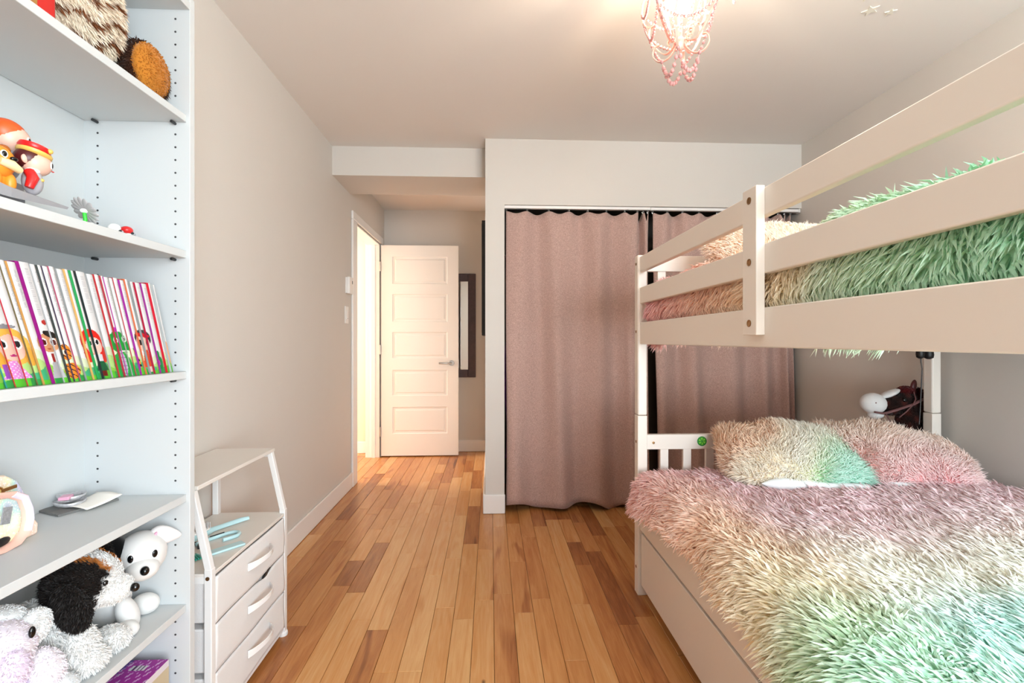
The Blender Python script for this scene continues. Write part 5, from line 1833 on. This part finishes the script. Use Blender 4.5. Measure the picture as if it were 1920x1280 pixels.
cd_ = thing('black_cable', 'thin black cord with a black knob hanging from the upper bunk', 'cord', (1.915, 2.02, 0.75))
MB().tube([(1.916, 2.022, 1.10), (1.918, 2.022, 1.03), (1.922, 2.02, 1.00), (1.917, 2.02, .90), (1.912, 2.02, .80), (1.908, 2.02, .752)], .0022, 8).build('cord', 'dkplastic', cd_, smooth=60)
MB().lathe([(.006, 0), (.014, .006), (.016, .020), (.014, .055)], (1.915, 2.022, 1.045), n=16).build('knob', 'black', cd_, smooth=60)
kb = MB().lathe([(.006, 0), (.017, .006), (.019, .020), (.014, .06)], (1.962, 2.03, 1.042), n=16).build('clamp_knob', 'black', None, smooth=60)
tag(rebase(kb), 'round black knob at the top of the far wall-side post', 'knob')

# ================================================================== CHANDELIER
CX, CY, HZ = 0.613, 1.50, 2.082
ch = thing('chandelier', 'small pink scrolled chandelier with bead strands hanging from the ceiling', 'chandelier', (CX, CY, 1.965))
MB().lathe([(.055, 0), (.055, -.006), (.045, -.022), (.012, -.030)], (CX, CY, ZC), n=28).build('canopy', 'rose', ch, smooth=60)
MB().cyl((CX, CY, HZ), (CX, CY, ZC - .02), .006, 12).build('stem', 'rose', ch)
MB().lathe([(.003, -.018), (.009, -.012), (.012, 0), (.016, .012), (.008, .022)], (CX, CY, HZ), n=18).build('hub', 'rose', ch, smooth=60)
NA = 4


def smooth_path(pts, n=40):
    pts = [Vector(p) for p in pts]
    out = []
    k = len(pts)
    for i in range(k - 1):
        p0, p1_, p2, p3 = pts[max(i - 1, 0)], pts[i], pts[i + 1], pts[min(i + 2, k - 1)]
        m_ = max(2, n // (k - 1))
        for j in range(m_):
            t_ = j / m_
            out.append(0.5 * ((2 * p1_) + (-p0 + p2) * t_ + (2 * p0 - 5 * p1_ + 4 * p2 - p3) * t_ ** 2 + (-p0 + 3 * p1_ - 3 * p2 + p3) * t_ ** 3))
    out.append(pts[-1])
    return out


def radial(pr, ang):
    return [(CX + r * math.cos(ang), CY + r * math.sin(ang), z) for r, z in pr]


def flat_bar(path, w, th):
    """flat metal ribbon: broad across the arm's plane"""
    P = [Vector(p) for p in path]
    vs, fs = [], []
    for i, p in enumerate(P):
        t_ = (P[min(i + 1, len(P) - 1)] - P[max(i - 1, 0)]).normalized()
        rad = Vector((p.x - CX, p.y - CY, 0))
        rad = rad.normalized() if rad.length > 1e-5 else Vector((1, 0, 0))
        tg = Vector((-rad.y, rad.x, 0))
        nn_ = t_.cross(tg).normalized()
        for a, b in ((-1, -1), (1, -1), (1, 1), (-1, 1)):
            vs.append(p + tg * (a * w / 2) + nn_ * (b * th / 2))
    n = len(P)
    for i in range(n - 1):
        for j in range(4):
            fs.append((4 * i + j, 4 * i + (j + 1) % 4, 4 * i + 4 + (j + 1) % 4, 4 * i + 4 + j))
    fs += [(3, 2, 1, 0), tuple(4 * (n - 1) + j for j in range(4))]
    return MB().add(vs, fs)


def beads(pts, r, wire=.0007):
    mb = MB().tube(pts, wire, 4)
    for p in pts:
        mb.ellip(p, (r, r, r * 1.1), (0, 0, random.random() * 3), 7, 5)
    return mb


def swag(a, b, sag, n):
    a, b = Vector(a), Vector(b)
    return [a.lerp(b, i / (n - 1)) - Vector((0, 0, sag * 4 * (i / (n - 1)) * (1 - i / (n - 1)))) for i in range(n)]


tips, lows, outs = [], [], []
for k in range(NA):
    a = R(215 + 360 / NA * k)
    flat_bar(smooth_path(radial([(.040, HZ + .012), (.046, HZ + .028), (.034, HZ + .036), (.022, HZ + .022), (.028, HZ + .002), (.055, HZ - .006), (.085, HZ + .022), (.112, HZ + .062), (.122, HZ + .092), (.112, HZ + .112), (.095, HZ + .110), (.088, HZ + .100)], a), 60), .0075, .003).build('scroll_arm', 'rose', ch, smooth=60)
    flat_bar(smooth_path(radial([(.010, HZ + .012), (.018, HZ - .012), (.040, HZ - .036), (.068, HZ - .038), (.086, HZ - .016), (.082, HZ + .010), (.066, HZ + .016)], a + .45), 36), .0075, .003).build('lower_scroll', 'rose', ch, smooth=60)
    flat_bar(smooth_path(radial([(.112, HZ + .112), (.135, HZ + .130), (.150, HZ + .165), (.146, HZ + .215), (.120, HZ + .235), (.108, HZ + .215)], a), 30), .0075, .003).build('upper_scroll', 'rose', ch, smooth=60)
    tips.append(radial([(.122, HZ + .085)], a)[0])
    lows.append(radial([(.058, HZ - .040)], a + .45)[0])
    outs.append(radial([(.150, HZ + .175)], a)[0])
for k in range(NA):
    k2 = (k + 1) % NA
    for pts, r, m_ in ((swag(tips[k], tips[k2], .05, 18), .0048, 'bead'), (swag(outs[k], outs[k2], .06, 22), .0045, 'bead'), (swag(lows[k], lows[k2], .066, 10), .0066, 'bead'),
                       (swag(outs[k], tips[k], .012, 12), .0045, 'bead'), (swag(tips[k], lows[k], .015, 9), .0050, 'bead')):
        beads(pts, r).build('bead_strand', m_, ch, smooth=60)['kind'] = 'stuff'
for k in range(10):
    a = 2 * math.pi * k / 10
    beads([Vector((CX + (.078 - .05 * f ** 2) * math.cos(a), CY + (.078 - .05 * f ** 2) * math.sin(a), HZ + .235 - .215 * f)) for f in [i / 19 for i in range(20)]], .0052).build('crystal_strand', 'crystal', ch, smooth=60)['kind'] = 'stuff'
for k in range(3):
    a = R(30 + 120 * k)
    bp = Vector((CX + .030 * math.cos(a), CY + .030 * math.sin(a), HZ + .150))
    MB().cyl(bp + Vector((0, 0, .030)), bp + Vector((0, 0, .10)), .011, 14).build('candle_sleeve', 'whitepl', ch)
    MB().lathe([(.002, -.048), (.008, -.036), (.0155, -.008), (.016, .008), (.011, .030)], bp, n=16).build('bulb', 'bulb', ch, smooth=60)
pd = MB().lathe([(.0005, 0), (.005, .006), (.0058, .012), (.002, .024)], (0.790, CY, HZ + .136), n=8).build('drop_bead', 'bead', ch, smooth=0)
MB().tube([(0.790, CY, HZ + .160), (0.790, CY, HZ + .30), (CX + .12, CY, HZ + .31), (CX, CY, HZ + .32)], .0008, 4).build('drop_wire', 'rose', ch)
